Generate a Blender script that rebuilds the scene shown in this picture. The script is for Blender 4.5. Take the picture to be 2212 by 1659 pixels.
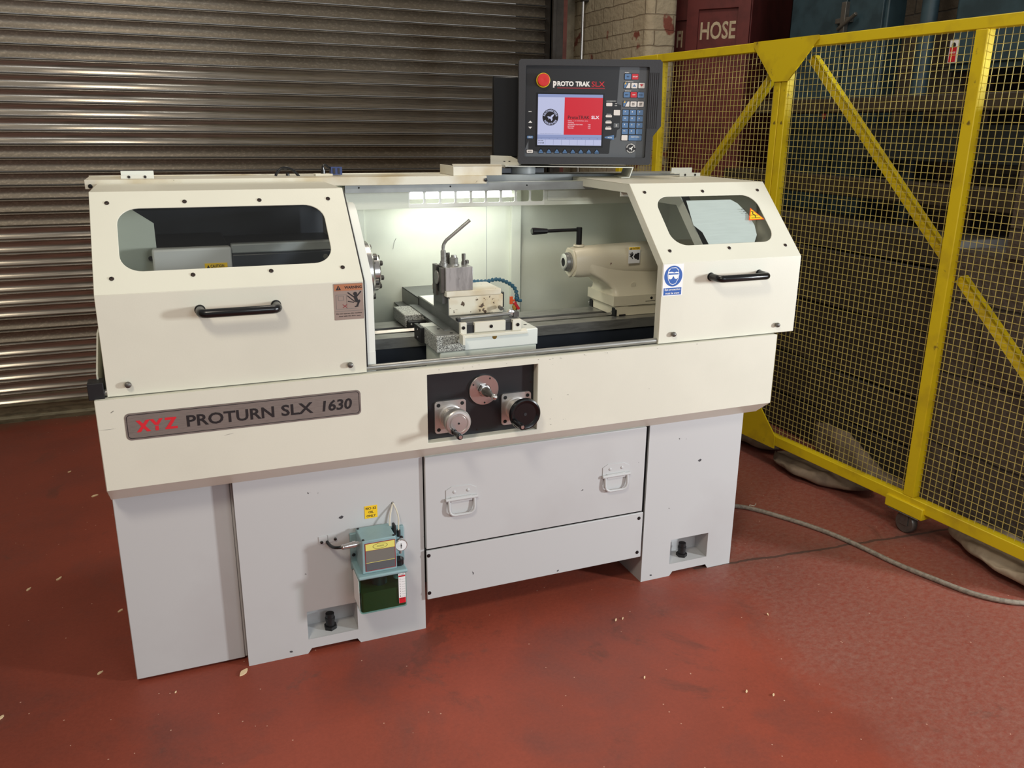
import bpy, bmesh, math, random
from mathutils import Vector, Matrix
random.seed(7)
for o in list(bpy.data.objects): bpy.data.objects.remove(o)
SC = bpy.context.scene
COL = SC.collection
PI = math.pi
R = math.radians

# ------------------------------------------------------------------ camera
W, H = 2212, 1659
F_PX, PX, PY = 1799.78, 4.45, -15.9
yaw, pitch, roll = R(22.3175), R(16.649), R(0.6798)
fw = Vector((math.sin(yaw)*math.cos(pitch), math.cos(yaw)*math.cos(pitch), -math.sin(pitch)))
rt = Vector((math.cos(yaw), -math.sin(yaw), 0)); up = rt.cross(fw)
rr = rt*math.cos(roll)+up*math.sin(roll); uu = -rt*math.sin(roll)+up*math.cos(roll)
cd = bpy.data.cameras.new('camera'); cam = bpy.data.objects.new('camera', cd); COL.objects.link(cam)
cam.matrix_world = Matrix(((rr.x, uu.x, -fw.x, .2153), (rr.y, uu.y, -fw.y, -2.1652), (rr.z, uu.z, -fw.z, 1.5266), (0, 0, 0, 1)))
cd.sensor_width = 36; cd.lens = F_PX/W*36; cd.shift_x = -PX/W; cd.shift_y = PY/W; cd.clip_start = .02; cd.clip_end = 100
SC.camera = cam

# ------------------------------------------------------------------ world, lamps, exposure
SC.view_settings.view_transform = 'Standard'; SC.view_settings.look = 'None'
SC.view_settings.gamma = 1; SC.view_settings.use_curve_mapping = False
SC.view_settings.exposure = -0.12
wd = bpy.data.worlds.new('hall_air'); SC.world = wd; wd.use_nodes = True
wd.node_tree.nodes['Background'].inputs[0].default_value = (1.0, .97, .93, 1)
wd.node_tree.nodes['Background'].inputs[1].default_value = .31
def area(name, loc, target, sx, sy, power, color):
    l = bpy.data.lights.new(name, 'AREA'); l.shape = 'RECTANGLE'; l.size = sx; l.size_y = sy; l.energy = power; l.color = color
    o = bpy.data.objects.new(name, l); COL.objects.link(o); o.location = loc
    o.rotation_euler = (Vector(target)-Vector(loc)).to_track_quat('-Z', 'Y').to_euler()
    return o
area('daylight_from_open_door', (4.95, -2.9, 1.5), (1, 0, .9), .35, .6, 178, (.92, .97, 1.0))
area('hall_lamp_front', (-1.0, -2.9, 4.2), (1, .2, .8), .7, .7, 76, (1.0, .90, .74))
area('shutter_highlight_fill', (2.0, -4.3, 2.1), (1.0, 2.7, 1.5), 1.6, 1.0, 42, (.86, .93, 1.0))  # added cool fill behind the camera, for highlights on the shutter
area('overhead_fill_rear', (1.6, 0.9, 4.6), (1.2, 1.0, 0), .9, .9, 45, (1.0, .89, .74))  # added warm overhead fill for the shutter and top faces

# ------------------------------------------------------------------ helpers
def S(r, g, b):
    f = lambda c: (c/255/12.92) if c/255 <= .04045 else ((c/255+.055)/1.055)**2.4
    return (f(r), f(g), f(b), 1)
def nodes(name):
    m = bpy.data.materials.new(name); m.use_nodes = True
    return m, m.node_tree.nodes, m.node_tree.links, m.node_tree.nodes['Principled BSDF']
def mat(name, col, rough=.5, metal=0., vary=.0, col2=None, scale=6., bump=0., bscale=80., stretch=None, spec=None, thresh=(.45, .62), detail=4.):
    m, N, L, B = nodes(name)
    B.inputs['Base Color'].default_value = col; B.inputs['Roughness'].default_value = rough; B.inputs['Metallic'].default_value = metal
    if spec is not None: B.inputs['Specular IOR Level'].default_value = spec
    tc = N.new('ShaderNodeTexCoord'); src = tc.outputs['Object']
    if stretch:
        mp = N.new('ShaderNodeMapping'); mp.inputs['Scale'].default_value = stretch; L.new(src, mp.inputs[0]); src = mp.outputs[0]
    if col2 or vary:
        n = N.new('ShaderNodeTexNoise'); n.inputs['Scale'].default_value = scale; n.inputs['Detail'].default_value = detail; n.inputs['Roughness'].default_value = .62
        L.new(src, n.inputs['Vector'])
        r = N.new('ShaderNodeValToRGB'); r.color_ramp.elements[0].position = thresh[0]; r.color_ramp.elements[1].position = thresh[1]
        r.color_ramp.elements[0].color = col
        r.color_ramp.elements[1].color = col2 if col2 else tuple(c*(1-vary) for c in col[:3])+(1,)
        L.new(n.outputs[0], r.inputs[0]); L.new(r.outputs[0], B.inputs['Base Color'])
    if bump:
        n2 = N.new('ShaderNodeTexNoise'); n2.inputs['Scale'].default_value = bscale; n2.inputs['Detail'].default_value = 3; L.new(src, n2.inputs['Vector'])
        b = N.new('ShaderNodeBump'); b.inputs['Strength'].default_value = bump; b.inputs['Distance'].default_value = .002
        L.new(n2.outputs[0], b.inputs['Height']); L.new(b.outputs[0], B.inputs['Normal'])
    return m
def chipped(name, col, chip, rough=.4, scale=35., lo=.66, hi=.70, dirt=None, dscale=3.):
    """paint with small chips of another colour and an optional soft stain"""
    m, N, L, B = nodes(name); B.inputs['Roughness'].default_value = rough
    tc = N.new('ShaderNodeTexCoord')
    n = N.new('ShaderNodeTexNoise'); n.inputs['Scale'].default_value = scale; n.inputs['Detail'].default_value = 5; L.new(tc.outputs['Object'], n.inputs['Vector'])
    r = N.new('ShaderNodeValToRGB'); r.color_ramp.elements[0].position = lo; r.color_ramp.elements[1].position = hi; L.new(n.outputs[0], r.inputs[0])
    mx = N.new('ShaderNodeMixRGB'); mx.inputs[1].default_value = col; mx.inputs[2].default_value = chip; L.new(r.outputs[0], mx.inputs[0])
    if dirt:
        n2 = N.new('ShaderNodeTexNoise'); n2.inputs['Scale'].default_value = dscale; n2.inputs['Detail'].default_value = 6; L.new(tc.outputs['Object'], n2.inputs['Vector'])
        r2 = N.new('ShaderNodeValToRGB'); r2.color_ramp.elements[0].position = .5; r2.color_ramp.elements[1].position = .72; L.new(n2.outputs[0], r2.inputs[0])
        m2 = N.new('ShaderNodeMixRGB'); m2.inputs[1].default_value = col; m2.inputs[2].default_value = dirt; L.new(r2.outputs[0], m2.inputs[0]); L.new(m2.outputs[0], mx.inputs[1])
    L.new(mx.outputs[0], B.inputs['Base Color'])
    return m
def emit(name, col, s=1.):
    m, N, L, B = nodes(name); B.inputs['Base Color'].default_value = (0, 0, 0, 1); B.inputs['Roughness'].default_value = .3
    B.inputs['Emission Color'].default_value = col; B.inputs['Emission Strength'].default_value = s
    return m
def clear(name, tint, gloss=.12, rough=.03):
    m, N, L, B = nodes(name); N.remove(B)
    t = N.new('ShaderNodeBsdfTransparent'); t.inputs[0].default_value = tint
    g = N.new('ShaderNodeBsdfGlossy'); g.inputs['Roughness'].default_value = rough
    lw = N.new('ShaderNodeLayerWeight'); lw.inputs[0].default_value = .5
    pw = N.new('ShaderNodeMath'); pw.operation = 'POWER'; pw.inputs[1].default_value = 4; L.new(lw.outputs['Facing'], pw.inputs[0])
    a = N.new('ShaderNodeMath'); a.operation = 'MULTIPLY_ADD'; a.inputs[1].default_value = gloss*5; a.inputs[2].default_value = .03; a.use_clamp = True; L.new(pw.outputs[0], a.inputs[0])
    x = N.new('ShaderNodeMixShader'); L.new(a.outputs[0], x.inputs[0]); L.new(t.outputs[0], x.inputs[1]); L.new(g.outputs[0], x.inputs[2])
    L.new(x.outputs[0], N['Material Output'].inputs[0]); return m

M = {}
M['cream'] = mat('cream_paint', S(226, 224, 208), .38, vary=.04, scale=2.5, bump=.06, bscale=220)
M['cream_worn'] = chipped('cream_paint_chipped', S(226, 222, 206), S(70, 60, 50), .42, 60, .70, .73, dirt=S(196, 178, 140), dscale=5)
M['riser'] = chipped('chipped_cream_block', S(222, 216, 196), S(84, 66, 50), .45, 70, .615, .635, dirt=S(190, 164, 118), dscale=9)
M['ground'] = mat('ground_block_steel', S(186, 184, 182), .3, .55, vary=.3, scale=10, stretch=(5, 5, 1))
M['tail'] = chipped('tailstock_paint', S(222, 214, 190), S(105, 50, 42), .36, 40, .73, .76)
M['white'] = mat('white_paint', S(232, 234, 226), .4, vary=.04, scale=3)
M['grey_paint'] = chipped('pale_grey_paint', S(197, 198, 198), S(70, 70, 74), .45, 24, .735, .75, dirt=S(188, 187, 187), dscale=2)
M['grey_under'] = mat('grey_inner_and_shaded_paint', S(158, 163, 164), .45, vary=.18, scale=6)
M['back'] = mat('pale_green_white_paint', S(214, 218, 204), .4, vary=.05, scale=4)
M['speckle'] = chipped('speckled_bare_casting', S(196, 196, 188), S(92, 90, 86), .45, 420, .46, .56)
M['steel'] = mat('ground_steel', S(158, 157, 152), .36, .6, vary=.25, scale=14, stretch=(1, 6, 6))
M['steel_dark'] = mat('oily_steel', S(112, 109, 104), .4, .6, vary=.35, scale=12)
M['chrome'] = mat('polished_steel', S(208, 205, 202), .24, .92)
M['alu'] = mat('turned_aluminium', S(206, 202, 198), .36, .85)
M['cover_steel'] = mat('grey_slide_cover', S(118, 120, 118), .42, .55, vary=.18, scale=9)
M['navy'] = mat('dark_blue_grey_paint', S(42, 47, 56), .4, vary=.2, scale=5)
M['black'] = mat('black_plastic', S(20, 20, 22), .25)
M['black_matt'] = mat('matt_black_plastic', S(34, 34, 37), .55)
M['black_hole'] = mat('dark_hole', S(10, 10, 10), .8)
M['rubber'] = mat('black_rubber', S(24, 24, 26), .5)
M['screw'] = mat('dark_screw', S(58, 46, 42), .45, .6)
M['plate'] = mat('brushed_plate', S(140, 130, 124), .45, .35, vary=.15, scale=30, stretch=(1, 1, 14))
M['ink'] = mat('black_ink', S(34, 30, 32), .5)
M['ink_red'] = mat('red_ink', S(214, 40, 52), .45)
M['ink_white'] = mat('white_ink', S(238, 236, 232), .5)
M['ink_grey'] = mat('grey_ink', S(120, 118, 112), .5)
M['ink_maroon'] = mat('maroon_ink', S(150, 42, 50), .5)
M['yel_label'] = mat('yellow_sticker', S(250, 205, 40), .45)
M['orange_label'] = mat('orange_band', S(176, 116, 82), .45)
M['brown_label'] = mat('worn_silver_sticker', S(160, 142, 132), .4, .2)
M['blue_sign'] = mat('safety_blue', S(24, 86, 170), .4)
M['sign_white'] = mat('sticker_white', S(240, 240, 240), .45)
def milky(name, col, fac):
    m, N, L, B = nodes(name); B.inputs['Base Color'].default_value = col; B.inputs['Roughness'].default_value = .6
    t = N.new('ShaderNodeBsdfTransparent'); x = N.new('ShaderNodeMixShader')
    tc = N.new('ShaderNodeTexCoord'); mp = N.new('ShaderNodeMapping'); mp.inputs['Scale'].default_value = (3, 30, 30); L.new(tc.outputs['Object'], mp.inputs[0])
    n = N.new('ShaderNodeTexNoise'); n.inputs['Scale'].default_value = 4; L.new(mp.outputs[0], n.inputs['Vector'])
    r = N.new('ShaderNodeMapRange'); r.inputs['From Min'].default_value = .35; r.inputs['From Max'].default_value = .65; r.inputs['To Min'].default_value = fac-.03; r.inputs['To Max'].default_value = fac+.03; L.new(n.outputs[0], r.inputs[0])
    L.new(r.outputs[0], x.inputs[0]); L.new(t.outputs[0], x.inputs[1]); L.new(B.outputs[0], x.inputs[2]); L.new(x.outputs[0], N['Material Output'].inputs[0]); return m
M['milky'] = milky('pale_streaked_sheet', S(226, 236, 236), .80)
M['pane'] = clear('polycarbonate_pane', (.94, .95, .94, 1), .10)
M['lamp'] = emit('fluorescent_tube', (1, 1, .97, 1), 4)
M['scr_lav'] = emit('screen_lavender', S(196, 200, 232), .95)
M['scr_bar'] = emit('screen_blue_grey', S(150, 162, 206), .9)
M['scr_red'] = emit('screen_red', S(214, 36, 52), .95)
M['scr_ink'] = emit('screen_dark', S(24, 16, 24), .8)
M['scr_white'] = emit('screen_white', S(245, 230, 240), .95)
M['scr_line'] = emit('screen_line', S(110, 120, 165), .8)
M['bezel'] = mat('textured_charcoal_plastic', S(52, 52, 55), .55, bump=.25, bscale=500)
M['panel_grey'] = mat('keypad_grey', S(92, 95, 99), .5)
M['panel_black'] = mat('keypad_black', S(30, 30, 33), .4)
M['key_blue'] = mat('blue_key', S(88, 124, 168), .4)
M['key_white'] = mat('ivory_key', S(232, 224, 218), .4)
M['key_red'] = mat('red_key', S(206, 30, 44), .4)
M['key_yel'] = mat('yellow_ink', S(236, 190, 70), .4)
M['estop'] = mat('mushroom_red', S(214, 44, 40), .4)
M['estop_ring'] = mat('mushroom_yellow', S(240, 206, 30), .4)
M['pump'] = mat('pale_teal_paint', S(142, 172, 176), .45, vary=.06, scale=20)
M['tank'] = clear('teal_tinted_tank', (.72, .90, .86, 1), .08, .08)
M['oil'] = mat('dark_green_oil', S(54, 70, 38), .2)
M['tank_dark'] = mat('pump_motor_in_tank', S(40, 58, 58), .4)
M['brass'] = mat('brass', S(190, 150, 80), .3, 1.)
M['hose_blue'] = mat('blue_segment_hose', S(34, 88, 112), .4)
M['orange'] = mat('orange_tap', S(238, 92, 34), .4)
M['plug_blue'] = mat('blue_connector', S(40, 58, 110), .4)
M['yel_pale'] = mat('pale_yellow_label', S(232, 226, 120), .5)
M['clear_tube'] = mat('milky_tube', S(214, 208, 190), .3)
M['rust'] = mat('chip_red_primer', S(110, 36, 34), .6)

def tag(o, label=None, cat=None, group=None, kind=None):
    if label: o['label'] = label
    if cat: o['category'] = cat
    if group: o['group'] = group
    if kind: o['kind'] = kind
    return o
ORG = {}
def empty(name, loc):
    o = bpy.data.objects.new(name, None); COL.objects.link(o); o.location = loc; o.empty_display_size = .1
    ORG[o] = Vector(loc); return o

class Fr:
    """a drawing frame: origin, right and up vectors; n points to the viewer of the face"""
    def __init__(s, O, ux=(1, 0, 0), uy=(0, 0, 1)):
        s.O = Vector(O); s.ux = Vector(ux).normalized(); s.uy = Vector(uy).normalized(); s.n = s.ux.cross(s.uy)
        s.s = 1.
    def p(s, a, b, c=0.): return s.O+(s.ux*a+s.uy*b+s.n*c)*s.s
def rrect(x0, x1, y0, y1, r, k=6):
    P = []
    for cx, cy, a0 in ((x1-r, y1-r, 0), (x0+r, y1-r, 90), (x0+r, y0+r, 180), (x1-r, y0+r, 270)):
        for i in range(k+1):
            a = R(a0+90*i/k); P.append((cx+r*math.cos(a), cy+r*math.sin(a)))
    return P
def circ(cx, cy, r, k=24, ry=None): return [(cx+r*math.cos(2*PI*i/k), cy+(ry or r)*math.sin(2*PI*i/k)) for i in range(k)]
def offs(P, d):
    """offset an open polyline to its left by d"""
    out = []
    for i, p in enumerate(P):
        ds = []
        if i > 0: ds.append((Vector(p)-Vector(P[i-1])).normalized())
        if i < len(P)-1: ds.append((Vector(P[i+1])-Vector(p)).normalized())
        ns = [Vector((-q.y, q.x)) for q in ds]
        n = sum(ns, Vector((0, 0))); n.normalize(); c = max(.3, n.dot(ns[0])); out.append(tuple(Vector(p)+n*d/c))
    return out

class MB:
    def __init__(s): s.v = []; s.f = []; s.m = []; s.mats = []; s.sm = []
    def mi(s, key):
        if key not in s.mats: s.mats.append(key)
        return s.mats.index(key)
    def add(s, V, Fs, key, smooth=False):
        b = len(s.v); s.v += [Vector(p) for p in V]; k = s.mi(key)
        for f in Fs: s.f.append([b+i for i in f]); s.m.append(k); s.sm.append(smooth)
        return s
    def box(s, x0, x1, y0, y1, z0, z1, key):
        V = [(x, y, z) for z in (z0, z1) for x, y in ((x0, y0), (x1, y0), (x1, y1), (x0, y1))]
        return s.add(V, [(3, 2, 1, 0), (4, 5, 6, 7), (0, 1, 5, 4), (1, 2, 6, 5), (2, 3, 7, 6), (3, 0, 4, 7)], key)
    def fbox(s, fr, a0, a1, b0, b1, c0, c1, key):
        V = [fr.p(a, b, c) for c in (c0, c1) for a, b in ((a0, b0), (a1, b0), (a1, b1), (a0, b1))]
        return s.add(V, [(3, 2, 1, 0), (4, 5, 6, 7), (0, 1, 5, 4), (1, 2, 6, 5), (2, 3, 7, 6), (3, 0, 4, 7)], key)
    def plate(s, pts, fr, t, key, c=0.):
        n = len(pts); ar = sum(pts[i][0]*pts[(i+1) % n][1]-pts[(i+1) % n][0]*pts[i][1] for i in range(n))
        if ar < 0: pts = pts[::-1]
        V = [fr.p(a, b, c) for a, b in pts]
        if t == 0: return s.add(V, [list(range(n))], key)
        V += [fr.p(a, b, c-t) for a, b in pts]
        return s.add(V, [list(range(n)), list(range(2*n-1, n-1, -1))]+[(i, i+n, (i+1) % n+n, (i+1) % n) for i in range(n)], key)
    def ring(s, outer, inner, fr, t, key, c=0., inkey=None):
        cx = sum(p[0] for p in inner)/len(inner); cy = sum(p[1] for p in inner)/len(inner)
        angs = sorted(set(round(math.atan2(p[1]-cy, p[0]-cx), 5) for p in list(outer)+list(inner)))
        def hit(poly, a):
            dx, dy = math.cos(a), math.sin(a); best = None
            for i in range(len(poly)):
                x1, y1 = poly[i][0]-cx, poly[i][1]-cy; x2, y2 = poly[(i+1) % len(poly)][0]-cx, poly[(i+1) % len(poly)][1]-cy
                ex, ey = x2-x1, y2-y1; den = dx*ey-dy*ex
                if abs(den) < 1e-12: continue
                t_ = (x1*ey-y1*ex)/den; u = (x1*dy-y1*dx)/den
                if t_ > 0 and -1e-4 <= u <= 1+1e-4 and (best is None or t_ > best): best = t_
            return (cx+dx*best, cy+dy*best)
        O = [hit(outer, a) for a in angs]; I = [hit(inner, a) for a in angs]; n = len(angs)
        V = [fr.p(*p, c) for p in O]+[fr.p(*p, c) for p in I]+[fr.p(*p, c-t) for p in O]+[fr.p(*p, c-t) for p in I]
        Fs = []; Fi = []
        for i in range(n):
            j = (i+1) % n
            Fs += [(i, j, n+j, n+i), (2*n+j, 2*n+i, 3*n+i, 3*n+j), (j, i, 2*n+i, 2*n+j)]; Fi.append((n+i, n+j, 3*n+j, 3*n+i))
        if t == 0: Fs = [f for k, f in enumerate(Fs) if k % 3 == 0]; Fi = []
        b = len(s.v); s.v += V
        for f in Fs: s.f.append([b+q for q in f]); s.m.append(s.mi(key)); s.sm.append(False)
        for f in Fi: s.f.append([b+q for q in f]); s.m.append(s.mi(inkey or key)); s.sm.append(False)
        return s
    def sheet(s, prof, t, x0, x1, key):
        """open profile in (y, z), thickened to its left, running along x"""
        P = list(prof)+offs(prof, t)[::-1]
        return s.plate(P, Fr((x1, 0, 0), (0, 1, 0), (0, 0, 1)), x1-x0, key)
    def tube(s, P, r, key, k=10, cap=True, closed=False):
        P = [Vector(p) for p in P]; n = len(P); rs = r if isinstance(r, (list, tuple)) else [r]*n
        V = []; prev = None
        for i, p in enumerate(P):
            a = P[(i+1) % n] if (closed or i < n-1) else p; b = P[i-1] if (closed or i > 0) else p
            t = (a-b); t = t.normalized() if t.length > 1e-9 else Vector((0, 0, 1))
            if prev is None:
                u = t.cross(Vector((0, 0, 1)));  u = t.cross(Vector((1, 0, 0))) if u.length < .1 else u
            else: u = prev-t*prev.dot(t)
            u.normalize(); prev = u; w = t.cross(u)
            for j in range(k):
                q = 2*PI*j/k; V.append(p+(u*math.cos(q)+w*math.sin(q))*rs[i])
        Fs = []
        for i in range(n if closed else n-1):
            for j in range(k):
                Fs.append((i*k+j, i*k+(j+1) % k, ((i+1) % n)*k+(j+1) % k, ((i+1) % n)*k+j))
        if cap and not closed: Fs += [list(range(k))[::-1], [(n-1)*k+j for j in range(k)]]
        return s.add(V, Fs, key, True)
    def rev(s, prof, O, ax, key, k=32, cap=True, smooth=True):
        """prof: list of (distance along axis, radius)"""
        ax = Vector(ax).normalized(); O = Vector(O)
        u = ax.cross(Vector((0, 0, 1)));  u = ax.cross(Vector((1, 0, 0))) if u.length < .1 else u
        u.normalize(); w = ax.cross(u); V = []
        for d, r in prof:
            for j in range(k):
                a = 2*PI*j/k; V.append(O+ax*d+(u*math.cos(a)+w*math.sin(a))*max(r, 1e-5))
        Fs = [(i*k+j, i*k+(j+1) % k, (i+1)*k+(j+1) % k, (i+1)*k+j) for i in range(len(prof)-1) for j in range(k)]
        if cap: Fs += [list(range(k))[::-1], [(len(prof)-1)*k+j for j in range(k)]]
        return s.add(V, Fs, key, smooth)
    def ball(s, c, r, key, k=16, sc=(1, 1, 1)):
        V = []; Fs = []; n = k//2
        for i in range(n+1):
            for j in range(k):
                a = PI*i/n; b = 2*PI*j/k; V.append((c[0]+r*sc[0]*math.sin(a)*math.cos(b), c[1]+r*sc[1]*math.sin(a)*math.sin(b), c[2]+r*sc[2]*math.cos(a)))
        Fs = [(i*k+j, (i+1)*k+j, (i+1)*k+(j+1) % k, i*k+(j+1) % k) for i in range(n) for j in range(k)]
        return s.add(V, Fs, key, True)
    def text(s, t, fr, cx, cy, w, h, key, c=.0006, bold=.02, shear=0.):
        """letters filling a box of width w and height h centred on (cx, cy) of the frame"""
        cu = bpy.data.curves.new('letters', 'FONT'); cu.body = t; cu.offset = bold; cu.shear = shear; cu.resolution_u = 3; cu.fill_mode = 'FRONT'
        ob = bpy.data.objects.new('letters', cu); COL.objects.link(ob)
        bpy.context.view_layer.update()
        me = bpy.data.meshes.new_from_object(ob.evaluated_get(bpy.context.evaluated_depsgraph_get()))
        xs = [v.co.x for v in me.vertices]; ys = [v.co.y for v in me.vertices]
        if xs:
            x0, x1, y0, y1 = min(xs), max(xs), min(ys), max(ys)
            V = [fr.p(cx+((v.co.x-x0)/(x1-x0+1e-9)-.5)*w, cy+((v.co.y-y0)/(y1-y0+1e-9)-.5)*h, c) for v in me.vertices]
            Fs = []
            for p in me.polygons: Fs.append(list(p.vertices) if p.normal.z > 0 else list(p.vertices)[::-1])
            s.add(V, Fs, key)
        bpy.data.objects.remove(ob); bpy.data.meshes.remove(me); bpy.data.curves.remove(cu)
        return s
    def arc_text(s, t, fr, cx, cy, r, h, a0, a1, key, flip=False, c=.0006):
        n = len(t)
        for i, ch in enumerate(t):
            a = R(a0+(a1-a0)*(i+.5)/n); ux = fr.ux*math.sin(a)-fr.uy*math.cos(a); uy = fr.ux*math.cos(a)+fr.uy*math.sin(a)
            if flip: ux, uy = -ux, -uy
            f2 = Fr(fr.p(cx+r*math.cos(a), cy+r*math.sin(a)), ux, uy); f2.s = fr.s
            s.text(ch, f2, 0, 0, h*(.25 if ch == 'I' else .72), h, key, c, .03)
        return s
    def build(s, name, parent=None, bevel=0., angle=35, mats=None, origin=None, loc_mod=None):
        me = bpy.data.meshes.new(name)
        if origin is None:
            lo = Vector((min(v[i] for v in s.v) for i in range(3))); hi = Vector((max(v[i] for v in s.v) for i in range(3)))
            origin = (lo+hi)/2; origin.z = lo.z
        origin = Vector(origin)
        me.from_pydata([v-origin for v in s.v], [], s.f)
        for k in s.mats: me.materials.append(M[k])
        for p, mi, sm in zip(me.polygons, s.m, s.sm): p.material_index = mi; p.use_smooth = sm or bevel > 0
        me.update()
        try: me.set_sharp_from_angle(angle=R(angle))
        except Exception: pass
        o = bpy.data.objects.new(name, me); COL.objects.link(o)
        if parent is not None: o.parent = parent; o.location = origin-ORG[parent]
        else: o.location = origin
        ORG[o] = origin
        if bevel > 0:
            b = o.modifiers.new('edge', 'BEVEL'); b.width = bevel; b.segments = 2; b.limit_method = 'ANGLE'; b.angle_limit = R(40)
        return o
def struct(mb, name, **k): o = mb.build(name, **k); o['kind'] = 'structure'; return o

# ------------------------------------------------------------------ floor
def floor_mat():
    m, N, L, B = nodes('red_floor_paint')
    tc = N.new('ShaderNodeTexCoord'); src = tc.outputs['Object']
    def noise(sc, det=6, ro=.6, dist=0, stretch=None):
        n = N.new('ShaderNodeTexNoise'); n.inputs['Scale'].default_value = sc; n.inputs['Detail'].default_value = det; n.inputs['Roughness'].default_value = ro; n.inputs['Distortion'].default_value = dist
        v = src
        if stretch:
            mp = N.new('ShaderNodeMapping'); mp.inputs['Scale'].default_value = stretch; mp.inputs['Rotation'].default_value = (0, 0, R(-30)); L.new(v, mp.inputs[0]); v = mp.outputs[0]
        L.new(v, n.inputs['Vector']); return n.outputs[0]
    def ramp(x, a, b, ca=(0, 0, 0, 1), cb=(1, 1, 1, 1)):
        r = N.new('ShaderNodeValToRGB'); r.color_ramp.elements[0].position = a; r.color_ramp.elements[1].position = b
        r.color_ramp.elements[0].color = ca; r.color_ramp.elements[1].color = cb; L.new(x, r.inputs[0]); return r.outputs[0]
    def mix(f, a, b):
        x = N.new('ShaderNodeMixRGB')
        if hasattr(f, 'is_linked') or not isinstance(f, float): L.new(f, x.inputs[0])
        else: x.inputs[0].default_value = f
        for i, q in ((1, a), (2, b)):
            if isinstance(q, tuple): x.inputs[i].default_value = q
            else: L.new(q, x.inputs[i])
        return x.outputs[0]
    def math2(op, a, b=None, clamp=False):
        x = N.new('ShaderNodeMath'); x.operation = op; x.use_clamp = clamp
        for i, q in enumerate((a, b)):
            if q is None: continue
            if isinstance(q, (int, float)): x.inputs[i].default_value = q
            else: L.new(q, x.inputs[i])
        return x.outputs[0]
    sx = N.new('ShaderNodeSeparateXYZ'); L.new(src, sx.inputs[0]); X, Y = sx.outputs[0], sx.outputs[1]
    base = mix(ramp(noise(1.6, 5), .38, .66), S(138, 66, 50), S(154, 72, 54))
    base = mix(ramp(noise(2.3, 7, .65, .4), .50, .66), base, S(130, 68, 56))
    # worn dusty part of the floor to the right of the machine
    n1 = noise(1.3, 6, .6)
    g = math2('ADD', math2('MULTIPLY', X, .75), math2('MULTIPLY', n1, 1.2))
    g = math2('ADD', g, math2('MULTIPLY', Y, .22))
    worn = ramp(math2('MULTIPLY', g, .4), .70, .80)
    dust = mix(ramp(noise(40, 9, .8, 0, (1, 1.4, 1)), .40, .66), S(140, 74, 62), S(150, 108, 96))
    base = mix(math2('MULTIPLY', worn, .8), base, dust)
    # browner part to the left
    lf = ramp(math2('ADD', math2('MULTIPLY', X, -.5), math2('MULTIPLY', noise(1.1, 4), .7)), .3, .75)
    base = mix(math2('MULTIPLY', lf, .62), base, S(100, 48, 36))
    # grey scuffs
    sc = ramp(noise(3.4, 8, .7, .3), .62, .72)
    base = mix(math2('MULTIPLY', sc, .6), base, S(92, 70, 62))
    sc2 = ramp(noise(1.9, 9, .72, .8), .60, .66)
    base = mix(math2('MULTIPLY', sc2, .5), base, S(98, 60, 50))
    gt = N.new('ShaderNodeMapRange'); gt.inputs['To Min'].default_value = .70; gt.inputs['To Max'].default_value = 1.28; L.new(noise(90, 6, .8), gt.inputs[0])
    mul = N.new('ShaderNodeMixRGB'); mul.blend_type = 'MULTIPLY'; mul.inputs[0].default_value = 1; L.new(base, mul.inputs[1]); L.new(gt.outputs[0], mul.inputs[2]); base = mul.outputs[0]
    # seam in the concrete
    nn = noise(9, 4)
    d = math2('ABSOLUTE', math2('SUBTRACT', math2('ADD', Y, math2('MULTIPLY', math2('SUBTRACT', X, 2.0), .09)), math2('ADD', .068, math2('MULTIPLY', math2('SUBTRACT', nn, .5), .035))))
    seam = math2('MULTIPLY', math2('LESS_THAN', d, .007), math2('GREATER_THAN', X, 1.85))
    halo = math2('MULTIPLY', math2('MULTIPLY', math2('SUBTRACT', 1, math2('MULTIPLY', d, 14), True), math2('GREATER_THAN', X, 1.85)), .4)
    base = mix(halo, base, S(122, 88, 78)); base = mix(math2('MULTIPLY', seam, .75), base, S(74, 60, 54))
    # grime by the shutter
    gr = ramp(math2('ADD', math2('MULTIPLY', Y, .33), math2('MULTIPLY', noise(4, 5), .12)), .90, .97)
    base = mix(math2('MULTIPLY', gr, .85), base, S(84, 72, 56))
    # pale specks
    v = N.new('ShaderNodeTexVoronoi'); v.inputs['Scale'].default_value = 34; L.new(src, v.inputs['Vector'])
    cs = N.new('ShaderNodeSeparateColor'); L.new(v.outputs['Color'], cs.inputs[0])
    sp = math2('MULTIPLY', math2('LESS_THAN', v.outputs['Distance'], .07), math2('GREATER_THAN', cs.outputs[0], .80))
    base = mix(math2('MULTIPLY', sp, .8), base, S(214, 170, 148))
    L.new(base, B.inputs['Base Color'])
    B.inputs['Roughness'].default_value = .5; B.inputs['Specular IOR Level'].default_value = .35
    b = N.new('ShaderNodeBump'); b.inputs['Strength'].default_value = .15; b.inputs['Distance'].default_value = .004; L.new(noise(60, 4), b.inputs['Height']); L.new(b.outputs[0], B.inputs['Normal'])
    return m
M['floor'] = floor_mat()
struct(MB().box(-4.5, 5.2, -4.5, 4.2, -.12, 0, 'floor'), 'floor', origin=(0, 0, 0))

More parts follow.
